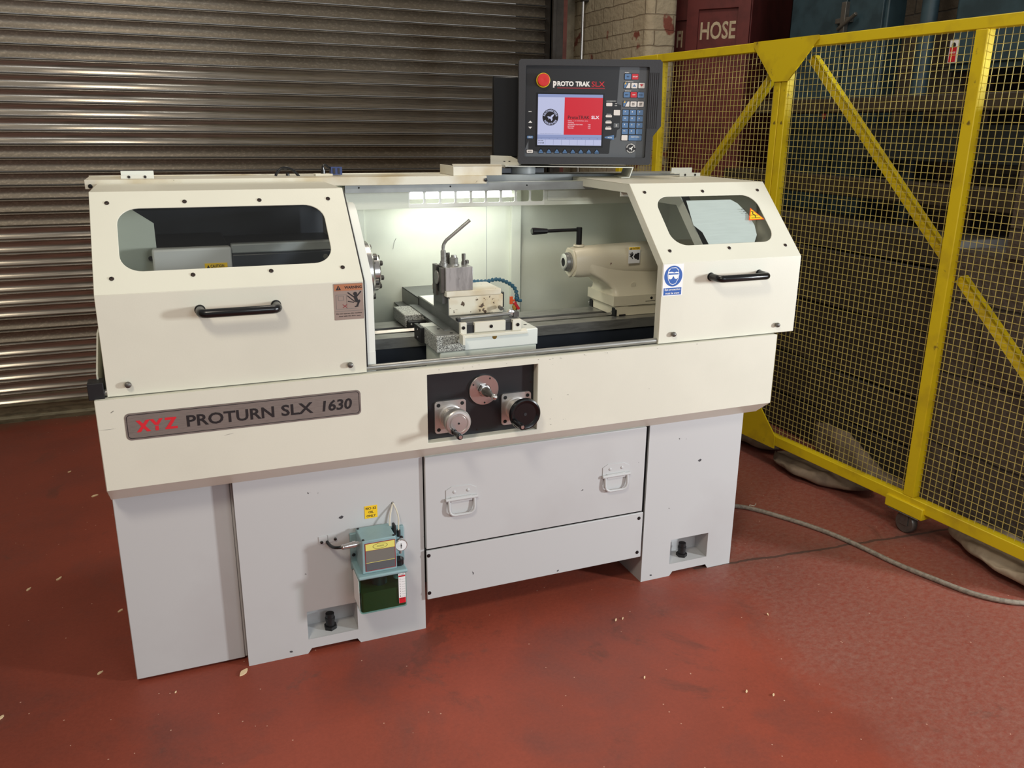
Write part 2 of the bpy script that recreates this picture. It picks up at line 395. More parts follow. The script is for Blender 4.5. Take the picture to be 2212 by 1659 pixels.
# ------------------------------------------------------------------ roller shutter (door_1) and walls
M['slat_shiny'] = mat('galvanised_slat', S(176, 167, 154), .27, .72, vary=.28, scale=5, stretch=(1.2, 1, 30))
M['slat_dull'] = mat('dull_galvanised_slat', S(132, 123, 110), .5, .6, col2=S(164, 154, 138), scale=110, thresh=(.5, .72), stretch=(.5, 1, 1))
M['slat_rail'] = mat('grimy_bottom_rail', S(128, 120, 98), .55, .4, vary=.4, scale=10, stretch=(1, 1, 6))
M['channel'] = mat('dark_steel_channel', S(62, 58, 54), .5, .3, vary=.3, scale=20)
M['red_strip'] = mat('red_brown_trim', S(96, 50, 42), .6, vary=.3, scale=20)
SA = R(.657)
def shx(s, dy, z): return Vector((s*math.cos(SA)-dy*math.sin(SA), 2.7067+s*math.sin(SA)+dy*math.cos(SA), z))
door = empty('door_1', (.2, 2.7067, 0)); door['kind'] = 'structure'
pitch_z = .0664
z = .095
idx = 0
while z < 2.62:
    P = []
    for i in range(11):      # main convex curl
        t = i/10; P.append((-.001+.0100*math.sin(PI*t), z+.001+t*(pitch_z*.77)))
    for i in range(1, 6):    # interlock bead
        t = i/6; P.append((-.002-.0060*math.sin(PI*t), z+pitch_z*.79+t*pitch_z*.12))
    P.append((.012, z+pitch_z*.925)); P.append((.012, z+pitch_z*.985))
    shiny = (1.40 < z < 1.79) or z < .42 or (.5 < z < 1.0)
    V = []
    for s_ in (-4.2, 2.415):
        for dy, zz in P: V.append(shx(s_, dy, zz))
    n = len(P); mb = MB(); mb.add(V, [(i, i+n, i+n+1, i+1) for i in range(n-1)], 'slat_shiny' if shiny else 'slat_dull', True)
    o = mb.build('slat', door, angle=50); so = o.modifiers.new('gauge', 'SOLIDIFY'); so.thickness = .0015
    z += pitch_z; idx += 1
mb = MB(); V = [shx(s_, dy, zz) for s_ in (-4.2, 2.415) for dy, zz in ((0, .0), (-.028, .0), (-.03, .022), (-.016, .034), (-.016, .078), (-.022, .09), (0, .095))]
mb.add(V, [(i, i+7, (i+1) % 7+7, (i+1) % 7) for i in range(7)]+[list(range(7)), list(range(13, 6, -1))], 'slat_rail'); mb.build('bottom_rail', door)
struct(MB().box(2.40, 2.475, 2.64, 3.2, 0, 2.75, 'channel').box(2.40, 2.42, 2.62, 2.66, 0, 2.75, 'channel'), 'trim_1')
struct(MB().box(2.475, 2.50, 2.64, 2.70, 0, 2.75, 'red_strip'), 'trim_2')

def brick_mat(name, c1, c2, mortar, scale_w=.25, scale_h=.083, bump=.8, patch=None):
    m, N, L, B = nodes(name); B.inputs['Roughness'].default_value = .75
    tc = N.new('ShaderNodeTexCoord'); sx = N.new('ShaderNodeSeparateXYZ'); L.new(tc.outputs['Object'], sx.inputs[0])
    a = N.new('ShaderNodeMath'); a.operation = 'ADD'; L.new(sx.outputs[0], a.inputs[0]); L.new(sx.outputs[1], a.inputs[1])
    cb = N.new('ShaderNodeCombineXYZ'); L.new(a.outputs[0], cb.inputs[0]); L.new(sx.outputs[2], cb.inputs[1])
    nz = N.new('ShaderNodeTexNoise'); nz.inputs['Scale'].default_value = 9; L.new(tc.outputs['Object'], nz.inputs['Vector'])
    mm = N.new('ShaderNodeVectorMath'); mm.operation = 'SCALE'; mm.inputs['Scale'].default_value = .018; L.new(nz.outputs['Color'], mm.inputs[0])
    ad = N.new('ShaderNodeVectorMath'); L.new(cb.outputs[0], ad.inputs[0]); L.new(mm.outputs[0], ad.inputs[1])
    br = N.new('ShaderNodeTexBrick'); L.new(ad.outputs[0], br.inputs['Vector']); br.inputs['Scale'].default_value = 1
    br.inputs['Brick Width'].default_value = scale_w; br.inputs['Row Height'].default_value = scale_h; br.inputs['Mortar Size'].default_value = .004; br.inputs['Mortar Smooth'].default_value = .5
    br.inputs['Color1'].default_value = c1; br.inputs['Color2'].default_value = c2; br.inputs['Mortar'].default_value = mortar
    out = br.outputs['Color']
    if patch:
        n = N.new('ShaderNodeTexNoise'); n.inputs['Scale'].default_value = 7; n.inputs['Detail'].default_value = 7; L.new(tc.outputs['Object'], n.inputs['Vector'])
        r = N.new('ShaderNodeValToRGB'); r.color_ramp.elements[0].position = .62; r.color_ramp.elements[1].position = .66; L.new(n.outputs[0], r.inputs[0])
        x = N.new('ShaderNodeMixRGB'); L.new(r.outputs[0], x.inputs[0]); L.new(out, x.inputs[1]); x.inputs[2].default_value = patch; out = x.outputs[0]
    L.new(out, B.inputs['Base Color'])
    n3 = N.new('ShaderNodeTexNoise'); n3.inputs['Scale'].default_value = 30; n3.inputs['Detail'].default_value = 6; L.new(tc.outputs['Object'], n3.inputs['Vector'])
    h = N.new('ShaderNodeMath'); h.operation = 'SUBTRACT'; L.new(n3.outputs[0], h.inputs[0]); L.new(br.outputs['Fac'], h.inputs[1])
    b = N.new('ShaderNodeBump'); b.inputs['Strength'].default_value = bump; b.inputs['Distance'].default_value = .008; L.new(h.outputs[0], b.inputs['Height']); L.new(b.outputs[0], B.inputs['Normal'])
    return m
M['brick'] = brick_mat('whitewashed_brick', S(182, 170, 146), S(170, 156, 132), S(140, 124, 102), patch=S(130, 72, 58))
M['render'] = mat('rough_cream_render', S(168, 158, 136), .8, vary=.3, scale=14, bump=.8, bscale=40)
M['stone'] = brick_mat('rough_brown_block', S(92, 82, 72), S(78, 69, 61), S(44, 38, 33), .7, .30, 1.6)
M['darkwall'] = brick_mat('dim_brown_brick', S(62, 53, 42), S(52, 45, 36), S(36, 31, 26))
struct(MB().box(2.5, 2.9, 3.2, 3.35, 0, 3.6, 'render').box(-4.5, 2.9, 2.80, 3.2, 2.62, 3.6, 'render').box(-4.5, -4.2, 2.60, 2.9, 0, 3.6, 'render'), 'wall_back', origin=(0, 0, 0))
struct(MB().box(-4.65, -4.5, -4.5, 3.2, 0, 3.6, 'render'), 'wall_left', origin=(0, 0, 0))
P = rrect(2.82, 3.02, 2.25, 3.3, .045, 6)
struct(MB().plate(P, Fr((0, 0, 3.6), (1, 0, 0), (0, 1, 0)), 3.6, 'brick'), 'wall_pillar', origin=(0, 0, 0))
struct(MB().box(3.0, 5.2, 3.45, 3.6, 0, 3.2, 'darkwall'), 'wall_rear', origin=(0, 0, 0))
struct(MB().box(4.25, 4.4, -1.5, 3.45, 0, 3.2, 'darkwall'), 'wall_right', origin=(0, 0, 0))
mb = MB().tube([(2.79, 3.02, .02), (2.79, 3.02, 2.9)], .010, 'alu', 10)
for zz in (.5, 1.4, 2.3): mb.box(2.78, 2.822, 3.0, 3.04, zz, zz+.02, 'channel')
tag(mb.build('wall_pipe'), 'thin pale vertical pipe clipped to the whitewashed brick pillar', 'pipe')

# ------------------------------------------------------------------ things behind the fence
M['oxblood'] = mat('dull_dark_red_paint', S(104, 44, 42), .5, vary=.25, scale=9)
M['sign_paint'] = mat('hand_painted_cream', S(196, 178, 148), .6, vary=.2, scale=30)
M['blue_cab'] = mat('dull_blue_paint', S(52, 74, 84), .5, vary=.35, scale=6)
M['blue_dark'] = mat('dark_blue_grey_machine', S(34, 42, 47), .5, vary=.4, scale=8)
M['timber'] = mat('brown_timber', S(62, 52, 40), .65, vary=.35, scale=10, stretch=(1, 8, 1))
M['sheet_brown'] = mat('grey_brown_board', S(58, 52, 46), .6, vary=.25, scale=5, stretch=(1, .6, 2))
def hose_cab(P0, w, depth, words, name, label, ww, door_in=.012):
    fr = Fr((P0[0], P0[1], 0), (.6, -.8, 0), (0, 0, 1))
    e = empty(name, (P0[0]+.2, P0[1]+.1, 0)); tag(e, label, 'cabinet')
    mb = MB().fbox(fr, 0, w, 0, 2.62, -depth, 0, 'oxblood'); mb.build('body', e, bevel=.004)
    d = MB(); d.ring([(0.004, .6), (w-.004, .6), (w-.004, 2.5), (.004, 2.5)], [(.075, .68), (w-.075, .68), (w-.075, 2.205), (.075, 2.205)], fr, .02, 'oxblood', c=.022)
    d.plate([(.07, .67), (w-.07, .67), (w-.07, 2.21), (.07, 2.21)], fr, .006, 'oxblood', c=.007)
    t, cx, tw, cz, th = words
    d.text(t, fr, cx, cz, tw, th, 'sign_paint', c=.0085, bold=.02)
    d.build('door', e, bevel=.002)
hose_cab((3.2, 2.44), .387, .9, ('HOSE', .194, .212, 2.088, .098), 'hose_cabinet', 'dark red wooden cabinet lettered HOSE behind the yellow mesh fence', .2)
fr = Fr((3.1155, 2.653, 0), (.6, -.8, 0), (0, 0, 1))
e = empty('fire_cabinet', (3.2, 2.62, 0)); tag(e, 'narrow dark red cabinet showing letters FI, left of the HOSE cabinet', 'cabinet')
MB().fbox(fr, 0, .22, 0, 2.62, -.3, 0, 'oxblood').build('body', e, bevel=.004)
mb = MB().ring([(.004, .6), (.218, .6), (.218, 2.45), (.004, 2.45)], [(.125, .68), (.205, .68), (.205, 2.16), (.125, 2.16)], fr, .012, 'oxblood', c=.012)
mb.text('FI', fr, .158, 2.055, .036, .095, 'sign_paint', c=.0015, bold=.03); mb.build('door', e)

def blue_locker(y0, y1, x, z0, z1, name, label, latch=True, handle_y=None):
    e = empty(name, (x+.25, (y0+y1)/2, z0)); tag(e, label, 'cabinet')
    MB().box(x, x+.5, y0, y1, z0, z1, 'blue_cab').build('body', e, bevel=.006)
    mid = (y0+y1)/2 if handle_y is None else handle_y
    MB().box(x-.015, x, mid+.01, y1-.02, z0+.03, z1-.03, 'blue_cab').build('door', e, bevel=.003)
    MB().box(x-.015, x, y0+.02, mid-.01, z0+.03, z1-.03, 'blue_cab').build('door', e, bevel=.003)
    if latch: 
        MB().box(x-.035, x-.015, mid-.05, mid+.06, 2.06, 2.085, 'steel_dark').tube([(x-.04, mid+.03, 2.03), (x-.04, mid-.09, 2.095)], .010, 'steel_dark').box(x-.04, x-.012, mid-.012, mid+.02, 1.95, 2.16, 'steel_dark').build('latch', e, bevel=.002)
    return e
blue_locker(1.22, 1.93, 3.55, 0, 2.7, 'steel_locker', 'dull blue steel locker with a latch, beside the dark red HOSE cabinet', handle_y=1.48)
blue_locker(-1.2, .82, 3.55, 1.79, 2.7, 'machine_cabinet', 'large dull blue steel box above the fence at the right edge', latch=False, handle_y=-.6)
tag(MB().tube([(3.52, .94, 0), (3.52, .94, 2.7)], .036, 'blue_cab', 16).build('upright_pipe'), 'upright blue grey pipe between the two blue steel cabinets', 'pipe')
# small red and white notice hung on the blue box behind the mesh
fr = Fr((3.532, .79, 1.875), (0, -1, 0), (0, 0, 1))
mb = MB().plate([(-.022, -.05), (.022, -.05), (.022, .05), (-.022, .05)], fr, .002, 'sign_white').plate([(-.018, -.045), (.018, -.045), (.018, .018), (-.018, .018)], fr, 0, 'key_red', c=.001).plate(circ(0, .026, .011, 14), fr, 0, 'ink', c=.001)
mb.text('DANGER', fr, 0, -.005, .03, .008, 'ink_white', c=.0016)
tag(mb.build('warning_tag'), 'small red and white danger tag seen through the mesh near the top rail', 'sign')
fr = Fr((3.53, 1.56, 1.62), (0, -1, 0), (0, 0, 1))
mb = MB().plate(circ(0, 0, .022, 16, .04), fr, .002, 'ink_grey').plate(circ(0, -.01, .015, 16, .022), fr, 0, 'ink_maroon', c=.001)
tag(mb.build('warning_tag'), 'faded grey oval tag on the blue locker behind the fence', 'sign')
# low stacked boards and blocks
st = empty('board_stack', (3.3, 1.0, 0)); tag(st, 'stack of grey brown boards behind the middle of the yellow mesh fence', 'boards')
zz = 0
for i, h_ in enumerate((.20, .22, .30, .27, .13)):
    MB().box(3.12+random.uniform(0, .02), 3.475,   .28, 2.05, zz, zz+h_-.008, 'sheet_brown').build('board', st, bevel=.006)
    zz += h_
def beam(y0, y1, x0, z0, hh, k, label):
    tag(MB().box(x0, x0+.12, y0, y1, z0, z0+hh, k).build('beam', bevel=.005), label, 'beam')
beam(-.8, 2.1, 3.30, 1.22, .09, 'timber', 'lowest brown timber beam lying over the grey brown board stack')
beam(-.8, 1.2, 3.38, 1.40, .16, 'blue_dark', 'dark blue steel beam above the lowest timber beam')
beam(.05, 1.9, 3.34, 1.615, .07, 'timber', 'highest brown timber beam behind the fence, just under the blue locker latch level')
tag(MB().box(3.62, 3.9, .86, 1.18, 0, 2.7, 'darkwall').build('brick_pier', origin=(0, 0, 0)), 'dim brown brick pier behind the upright blue pipe', 'pier')
rw = MB()
rw.box(3.08, 3.30, -.8, .25, 0, 1.08, 'stone'); rw.box(3.06, 3.30, -.8, .0, 1.085, 1.62, 'stone')
tag(rw.build('block_wall', origin=(0, 0, 0)), 'rough brown block wall behind the right end of the fence', 'wall')

# ------------------------------------------------------------------ yellow mesh fence
M['yellow'] = chipped('yellow_paint', S(224, 198, 22), S(120, 100, 40), .45, 26, .68, .76, dirt=S(196, 168, 30), dscale=9)
M['wire'] = mat('yellow_coated_wire', S(206, 190, 110), .45, vary=.3, scale=20)
FA = R(-4.4027)
FF = Fr((2.8117, 0, 0), (-math.sin(FA), -math.cos(FA), 0), (0, 0, 1))   # a = distance toward the viewer along the fence, n points at the machine
FF.n = FF.ux.cross(FF.uy)
fence = empty('mesh_fence', (2.81, .4, 0)); tag(fence, 'yellow steel guard fence with wire mesh panels standing right of the lathe', 'fence')
def fy(y): return -y/math.cos(FA)
def fbar(y0, y1, z0, z1, c0, c1, name, key='yellow'):
    return MB().fbox(FF, fy(y1), fy(y0), z0, z1, c0, c1, key).build(name, fence, bevel=.003)
fbar(-.56, .935, 1.86, 1.90, -.02, .02, 'top_rail'); fbar(.94, 1.85, 1.86, 1.90, -.02, .02, 'top_rail')
fbar(-.56, .935, .112, .158, -.02, .02, 'bottom_rail'); fbar(.94, 1.85, .112, .158, -.02, .02, 'bottom_rail')
fbar(.899, .937, .158, 1.86, -.02, .02, 'post'); fbar(.941, .979, .158, 1.86, -.02, .02, 'post')
fbar(.004, .05, .158, 1.86, -.02, .02, 'post'); fbar(1.81, 1.85, .158, 1.86, -.02, .02, 'post'); fbar(-.56, -.515, .158, 1.86, -.02, .02, 'post')
fbar(1.852, 2.2, 1.86, 1.90, -.02, .02, 'top_rail'); fbar(1.852, 2.2, .112, .158, -.02, .02, 'bottom_rail'); fbar(2.16, 2.2, .158, 1.86, -.02, .02, 'post')
c_ = .938
MB().plate([(fy(c_+.185), 1.902), (fy(c_-.195), 1.902), (fy(c_-.195), 1.885), (fy(c_-.045), 1.73), (fy(c_+.045), 1.73), (fy(c_+.185), 1.885)], FF, .006, 'yellow', c=.027).build('gusset_plate', fence)
MB().plate([(fy(c_+.19), .10), (fy(c_-.19), .10), (fy(c_-.19), .16), (fy(c_-.05), .30), (fy(c_+.05), .30), (fy(c_+.19), .16)], FF, .006, 'yellow', c=.027).build('gusset_plate', fence)
def strut(ya, za, yb, zb):
    a = FF.p(fy(ya), za, -.035); b = FF.p(fy(yb), zb, -.035); d = (b-a).normalized(); f2 = Fr(a, d, FF.n.cross(d))
    f2.n = f2.ux.cross(f2.uy); L_ = (b-a).length
    MB().fbox(f2, 0, L_, -.017, .017, -.004, .004, 'yellow').fbox(f2, 0, L_, .012, .017, -.03, .004, 'yellow').build('brace', fence)
strut(1.02, 1.80, 1.80, .98); strut(.83, 1.82, .045, 1.06); strut(.0, 1.02, -.50, .55)
def wires(y0, y1, z0, z1):
    mb = MB(); n = int(round((y1-y0)/.0252)); m_ = int(round((z1-z0)/.0252)); r = .00095
    def bar(pts):
        V = []
        for p in pts:
            for da, dc in ((-r, -r), (r, -r), (r, r), (-r, r)): V.append((p, da, dc))
        return V
    for i in range(1, n):
        y = y0+(y1-y0)*i/n; amp = .0012*math.sin(i*1.7); V = []; K = 9
        for k in range(K+1):
            z = z0+(z1-z0)*k/K; yy = y+amp*math.sin(k*.9+i)
            V += [FF.p(fy(yy)-r, z, -.003-r), FF.p(fy(yy)+r, z, -.003-r), FF.p(fy(yy)+r, z, -.003+r), FF.p(fy(yy)-r, z, -.003+r)]
        mb.add(V, [(4*k+j, 4*k+(j+1) % 4, 4*k+4+(j+1) % 4, 4*k+4+j) for k in range(K) for j in range(4)], 'wire')
    for i in range(1, m_):
        z = z0+(z1-z0)*i/m_; V = []; K = 9
        for k in range(K+1):
            y = y0+(y1-y0)*k/K; z2 = z+.001*math.sin(k*1.3+i*2.1)
            V += [FF.p(fy(y), z2-r, -.006-r), FF.p(fy(y), z2+r, -.006-r), FF.p(fy(y), z2+r, -.006+r), FF.p(fy(y), z2-r, -.006+r)]
        mb.add(V, [(4*k+j, 4*k+(j+1) % 4, 4*k+4+(j+1) % 4, 4*k+4+j) for k in range(K) for j in range(4)], 'wire')
    mb.build('wire_mesh', fence)
wires(-.518, .008, .155, 1.862); wires(.046, .902, .155, 1.862); wires(.976, 1.813, .155, 1.862); wires(1.848, 2.163, .155, 1.862)
cb_ = MB().fbox(FF, fy(.115), fy(-.055), .088, .135, -.03, .032, 'yellow').fbox(FF, fy(.1), fy(-.04), .082, .088, -.03, .032, 'steel_dark').build('caster_bracket', fence, bevel=.003)
wc = FF.p(fy(.028), .0425, .0)
mb = MB().rev([(-.015, .028), (-.015, .039), (-.010, .0425), (.010, .0425), (.015, .039), (.015, .028)], wc, FF.n, 'steel_dark', 24)
mb.rev([(-.016, .010), (.016, .010)], wc, FF.n, 'black', 12)
mb.fbox(FF, fy(.045), fy(.010), .035, .086, .017, .020, 'steel_dark').fbox(FF, fy(.045), fy(.010), .035, .086, -.020, -.017, 'steel_dark')
mb.build('caster', fence)

# ------------------------------------------------------------------ cloth bags under the fence
M['cloth'] = mat('dirty_canvas', S(132, 116, 98), .85, col2=S(88, 74, 62), scale=7, thresh=(.4, .68), bump=.5, bscale=60)
M['cloth_pale'] = mat('pale_canvas', S(168, 152, 130), .85, col2=S(116, 100, 82), scale=6, thresh=(.45, .7), bump=.5, bscale=60)
def bag(cx, cy, L_, w, h, ang, seed, label, key='cloth', rise=0.):
    rnd = random.Random(seed); K, J = 36, 24; V = []
    ph = [rnd.uniform(0, 6) for _ in range(8)]; ca, sa = math.cos(R(ang)), math.sin(R(ang))
    for i in range(K+1):
        t = i/K; s_ = math.sin(PI*min(max(t, .004), .996))**.42
        for j in range(J):
            a = 2*PI*j/J; c, s2 = math.cos(a), math.sin(a)
            x = (t-.5)*L_; y = w/2*s_*math.copysign(abs(c)**.8, c); z = h/2*(1+s_*math.copysign(abs(s2)**.8, s2))
            z = h/2+(z-h/2)*(.75+.25*math.sin(t*7+ph[0]))
            fold = .0025*math.sin(9*t*6.28+ph[1]+4*c)*abs(c)+.004*math.sin(17*t+ph[2]+3*a)+.006*math.sin(5*a+ph[3]+9*t)
            z += fold*(1 if s2 > -.2 else .1); y += .005*math.sin(8*t*PI+ph[4])*c+.015*math.sin(t*5+ph[5])
            z = max(z, .002)
            if rise: z = z*(1+rise/h*max(0, (t-.1))**1.3*1.0) if s2 > 0 else z
            V.append((cx+x*ca-y*sa, cy+x*sa+y*ca, z))
    Fs = [(i*J+j, i*J+(j+1) % J, (i+1)*J+(j+1) % J, (i+1)*J+j) for i in range(K) for j in range(J)]+[list(range(J))[::-1], [K*J+j for j in range(J)]]
    mb = MB(); mb.add(V, Fs, key, True); o = mb.build('cloth_bag', angle=180); tag(o, label, 'bag', 'canvas bags lying along the foot of the fence'); return o
bag(2.845, 1.13, .54, .21, .075, 97, 1, 'dirty canvas bag under the far part of the fence, beside the lathe')
bag(2.855, .57, .50, .22, .08, 101, 2, 'long grey brown canvas bag under the fence, just beyond the caster wheel')
bag(3.065, .56, .60, .085, .07, 91, 5, 'slanting canvas bag behind the bottom rail, its far end pointing up', rise=.20)
bag(2.945, -.33, .56, .25, .09, 86, 3, 'pale canvas bag nearest the right edge, on this side of the caster wheel', 'cloth_pale')

# air hose on the floor
M['hose_grey'] = mat('braided_grey_hose', S(150, 140, 126), .55, vary=.35, scale=60)
pts = [(2.02, .60), (2.15, .53), (2.305, .446), (2.36, .39), (2.42, .29), (2.471, .187), (2.51, .08), (2.535, -.03), (2.56, -.17), (2.60, -.30), (2.64, -.41), (2.70, -.49), (2.78, -.54), (2.9, -.58), (3.0, -.6)]
def smooth(P, k=5):
    P = [Vector(p) for p in P]; out = []
    for i in range(len(P)-1):
        p0 = P[max(i-1, 0)]; p1 = P[i]; p2 = P[i+1]; p3 = P[min(i+2, len(P)-1)]
        for j in range(k):
            t = j/k; out.append(.5*((2*p1)+(p2-p0)*t+(2*p0-5*p1+4*p2-p3)*t*t+(3*p1-p0-3*p2+p3)*t**3))
    out.append(P[-1]); return out
e = empty('air_hose', (2.5, 0, 0)); tag(e, 'braided grey hose lying across the red floor from lathe to right edge', 'hose')
MB().tube(smooth([(x, y, .0095) for x, y in pts], 6), .0088, 'hose_grey', 10).build('hose', e)
MB().tube([(2.345, .41, .003), (2.35, .415, .021), (2.362, .40, .021), (2.36, .39, .035)], .002, 'clear_tube', 6).build('cable_tie', e)

# pale flakes on the floor
M['flake'] = mat('pale_flake', S(236, 208, 166), .6)
fl = [(-.322, 1.842, .02), (-.198, 1.519, .035), (-.266, .816, .026), (-.354, .776, .022), (-.06, .522, .024), (-.101, .19, .02), (.285, .044, .04), (-.333, .077, .02), (1.426, -.109, .014), (1.451, -.11, .012), (1.598, -.56, .014), (1.66, -.60, .012), (1.909, -.261, .012), (1.36, -.40, .012), (.10, .02, .008)]
for i, (x, y, s_) in enumerate(fl):
    rnd = random.Random(i+3); a0 = rnd.uniform(.6, 1.1); P = [(s_*.5*math.cos(a)*rnd.uniform(.7, 1.1), s_*.2*math.sin(a)*rnd.uniform(.6, 1.2)) for a in [j*PI/4 for j in range(8)]]
    f2 = Fr((x, y, .004), (math.cos(a0), math.sin(a0), 0), (-math.sin(a0), math.cos(a0), 0))
    tag(MB().plate(P, f2, .0035, 'flake').build('paint_flake'), 'small pale flake lying on the red floor', 'flake', 'pale flakes scattered on the red floor')

# ------------------------------------------------------------------ THE LATHE
lathe = empty('lathe', (1.02, .40, 0))
tag(lathe, 'large cream and pale grey metalworking lathe on the red floor', 'lathe')
XF = Fr((0, 0, 0))                       # front view frame at y = 0
def front(y): return Fr((0, y, 0))
def lab(o, t): o['label'] = t; return o

# front tray: folded cream fascia with an opening for the dials
mb = MB()
mb.ring([(0, .638), (2.05, .638), (2.05, .8766), (0, .8766)], [(.840, .6525), (1.180, .6525), (1.180, .8585), (.840, .8585)], front(0), .004, 'cream')
mb.box(.836, .840, .004, .034, .65, .861, 'cream').box(1.18, 1.184, .004, .034, .65, .861, 'cream').box(.84, 1.18, .004, .034, .6485, .6525, 'cream').box(.84, 1.18, .004, .034, .8585, .8625, 'cream')
mb.box(0, 2.05, .004, .03, .8726, .8766, 'cream')
mb.plate([(0, .638), (.07, .584), (.07, .588), (.006, .6385)], Fr((2.05, 0, 0), (0, 1, 0)), 2.05, 'cream')
mb.plate([(0.004, .638), (.07, .584), (.85, .584), (.85, .8766), (.004, .8766)], Fr((.004, 0, 0), (0, 1, 0)), .004, 'cream')
mb.plate([(0.004, .638), (.07, .584), (.85, .584), (.85, .8766), (.004, .8766)], Fr((2.05, 0, 0), (0, 1, 0)), .004, 'cream')
def scr(P, y_=-.0003): mb.plate(P, front(y_), 0, 'ink_grey', c=.0004)
scr([(.0, .8008), (.020, .8004), (.042, .8014), (.020, .8012)]); scr([(.033, .842), (.041, .847), (.040, .848), (.034, .844)]); scr([(.288, .7495), (.316, .7535), (.304, .7525)])
for i in range(26):
    x = random.choice([random.uniform(1.2, 1.34), random.uniform(.85, 1.9)]); z_ = random.uniform(.868, .874) if i < 18 else random.uniform(.66, .86); q = random.uniform(.0008, .0022)
    scr([(x, z_), (x+q*2, z_-q*.3), (x+q*1.6, z_+q*.6), (x+q*.3, z_+q*.5)], -.0003-.00001*i)
tray = lab(mb.build('front_fascia', lathe, bevel=.0015), 'cream folded sheet fascia')
MB().box(.004, 2.046, .05, .85, .70, .71, 'navy').box(.004, 2.046, .045, .05, .625, .868, 'navy').box(.004, 2.046, .845, .85, .585, .8766, 'navy').build('chip_tray', lathe)
# name plate
pf = front(-.001)
mb = MB().plate(rrect(.0615, .6505, .7655, .8365, .012), pf, .002, 'plate')
mb.ring(rrect(.0655, .6465, .7695, .8325, .009), rrect(.0670, .6450, .7710, .8310, .008), pf, 0, 'ink', c=.0004)
def stroke(mb, fr, a, b, w, key, c):
    mb.plate([(a[0]-w/2, a[1]), (b[0]-w/2, b[1]), (b[0]+w/2, b[1]), (a[0]+w/2, a[1])], fr, 0, key, c=c)
z_, y1_ = .785, .816
stroke(mb, pf, (.0905, z_), (.1145, y1_), .0095, 'ink_red', .0004); stroke(mb, pf, (.1145, z_), (.0905, y1_), .0095, 'ink_red', .00045)
stroke(mb, pf, (.1335, .7995), (.1222, y1_), .0085, 'ink_red', .0004); stroke(mb, pf, (.1335, .7995), (.1448, y1_), .0085, 'ink_red', .00045); stroke(mb, pf, (.1335, z_), (.1335, .7975), .0080, 'ink_red', .0005)
mb.plate([(.1535, y1_), (.1535, y1_-.0065), (.1710, y1_-.0065), (.1805, y1_-.005), (.1805, y1_)], pf, 0, 'ink_red', c=.0004).plate([(.1525, z_), (.1525, z_+.005), (.1640, z_+.0065), (.1815, z_+.0065), (.1815, z_)], pf, 0, 'ink_red', c=.00045)
stroke(mb, pf, (.1575, z_+.002), (.1760, y1_-.002), .0095, 'ink_red', .0005)
mb.text('PROTURN', pf, .3120, .8005, .216, .031, 'ink', bold=.022)
mb.text('SLX', pf, .4800, .8005, .083, .031, 'ink', bold=.022)
mb.text('1630', pf, .5860, .8005, .080, .031, 'ink', bold=.026, shear=.12)
np_ = mb.build('name_plate', tray); lab(np_, 'brushed metal name plate with red and black lettering')

# dial panel
mb = MB().plate([(.838, .651), (1.182, .651), (1.182, .860), (.838, .860)], front(.030), .003, 'panel_black')
for x, z in ((.85, .752), (.85, .675), (.999, .664), (1.171, .795), (1.165, .664)): mb.rev([(0, .003), (.001, .003)], (x, .030, z), (0, -1, 0), 'screw', 8)
lab(mb.build('dial_panel', lathe), 'black recessed dial panel')
def flange(cx, cz):
    mb = MB().plate(rrect(cx-.0475, cx+.0475, cz-.049, cz+.049, .010), front(.024), .006, 'alu')
    for sx_ in (-1, 1):
        for sz in (-1, 1): mb.rev([(0, .0058), (.0006, .0058)], (cx+sx_*.036, .024, cz+sz*.0375), (0, -1, 0), 'black_hole', 12)
    mb.rev([(0, .036), (.004, .036), (.006, .032), (.018, .032), (.0185, .0295), (.024, .0295), (.0245, .032), (.040, .032)], (cx, .024, cz), (0, -1, 0), 'alu', 40)
    return mb
e = flange(.9155, .718).build('cross_handwheel', lathe, bevel=.0008); lab(e, 'silver handwheel on square flange')
MB().rev([(0, .030), (.002, .0375), (.020, .039), (.026, .038), (.029, .035), (.030, .029), (.0275, .027), (.0275, .024), (.0305, .0225), (.031, .0)], (.9160, -.020, .7215), (0, -1, 0), 'alu', 48, cap=False).rev([(0, .003), (.0008, .003)], (.9160, -.0512, .7215), (0, -1, 0), 'black_hole', 10).build('wheel', e)
MB().rev([(0, .007), (.006, .0085), (.012, .0085), (.014, .0065), (.035, .0085), (.052, .0095), (.055, .0085), (.056, .006)], (.900, -.046, .699), (.06, -1, .02), 'black', 20).rev([(0, .0055), (.002, .005)], (.9034, -.102, .7001), (.06, -1, .02), 'chrome', 12).build('crank_grip', e)
e = flange(1.1225, .719).build('saddle_handwheel', lathe, bevel=.0008); lab(e, 'black handwheel on square silver flange')
MB().rev([(0, .034), (.002, .046), (.010, .0485), (.018, .047), (.020, .043), (.018, .038), (.015, .034), (.015, .0)], (1.1225, -.030, .7225), (0, -1, 0), 'black', 48, cap=False).rev([(0, .005), (.0012, .005)], (1.1225, -.045, .7225), (0, -1, 0), 'black_matt', 10).build('wheel', e)
MB().rev([(0, .009), (.005, .0095), (.010, .008), (.040, .0095), (.050, .0098), (.056, .009)], (1.0865, -.048, .706), (.05, -1, .01), 'black', 20).rev([(0, .0055), (.002, .005)], (1.0893, -.104, .7066), (.05, -1, .01), 'chrome', 12).build('crank_grip', e)
mb = MB().rev([(0, .0455), (.006, .0455), (.0068, .0447), (.0068, .020), (.003, .019)], (1.019, .029, .788), (0, -1, 0), 'chrome', 48)
for a in (62, 150, 272): mb.rev([(0, .0028), (.0004, .0028)], (1.019+.0385*math.cos(R(a)), .0221, .788+.0385*math.sin(R(a))), (0, -1, 0), 'black_hole', 8)
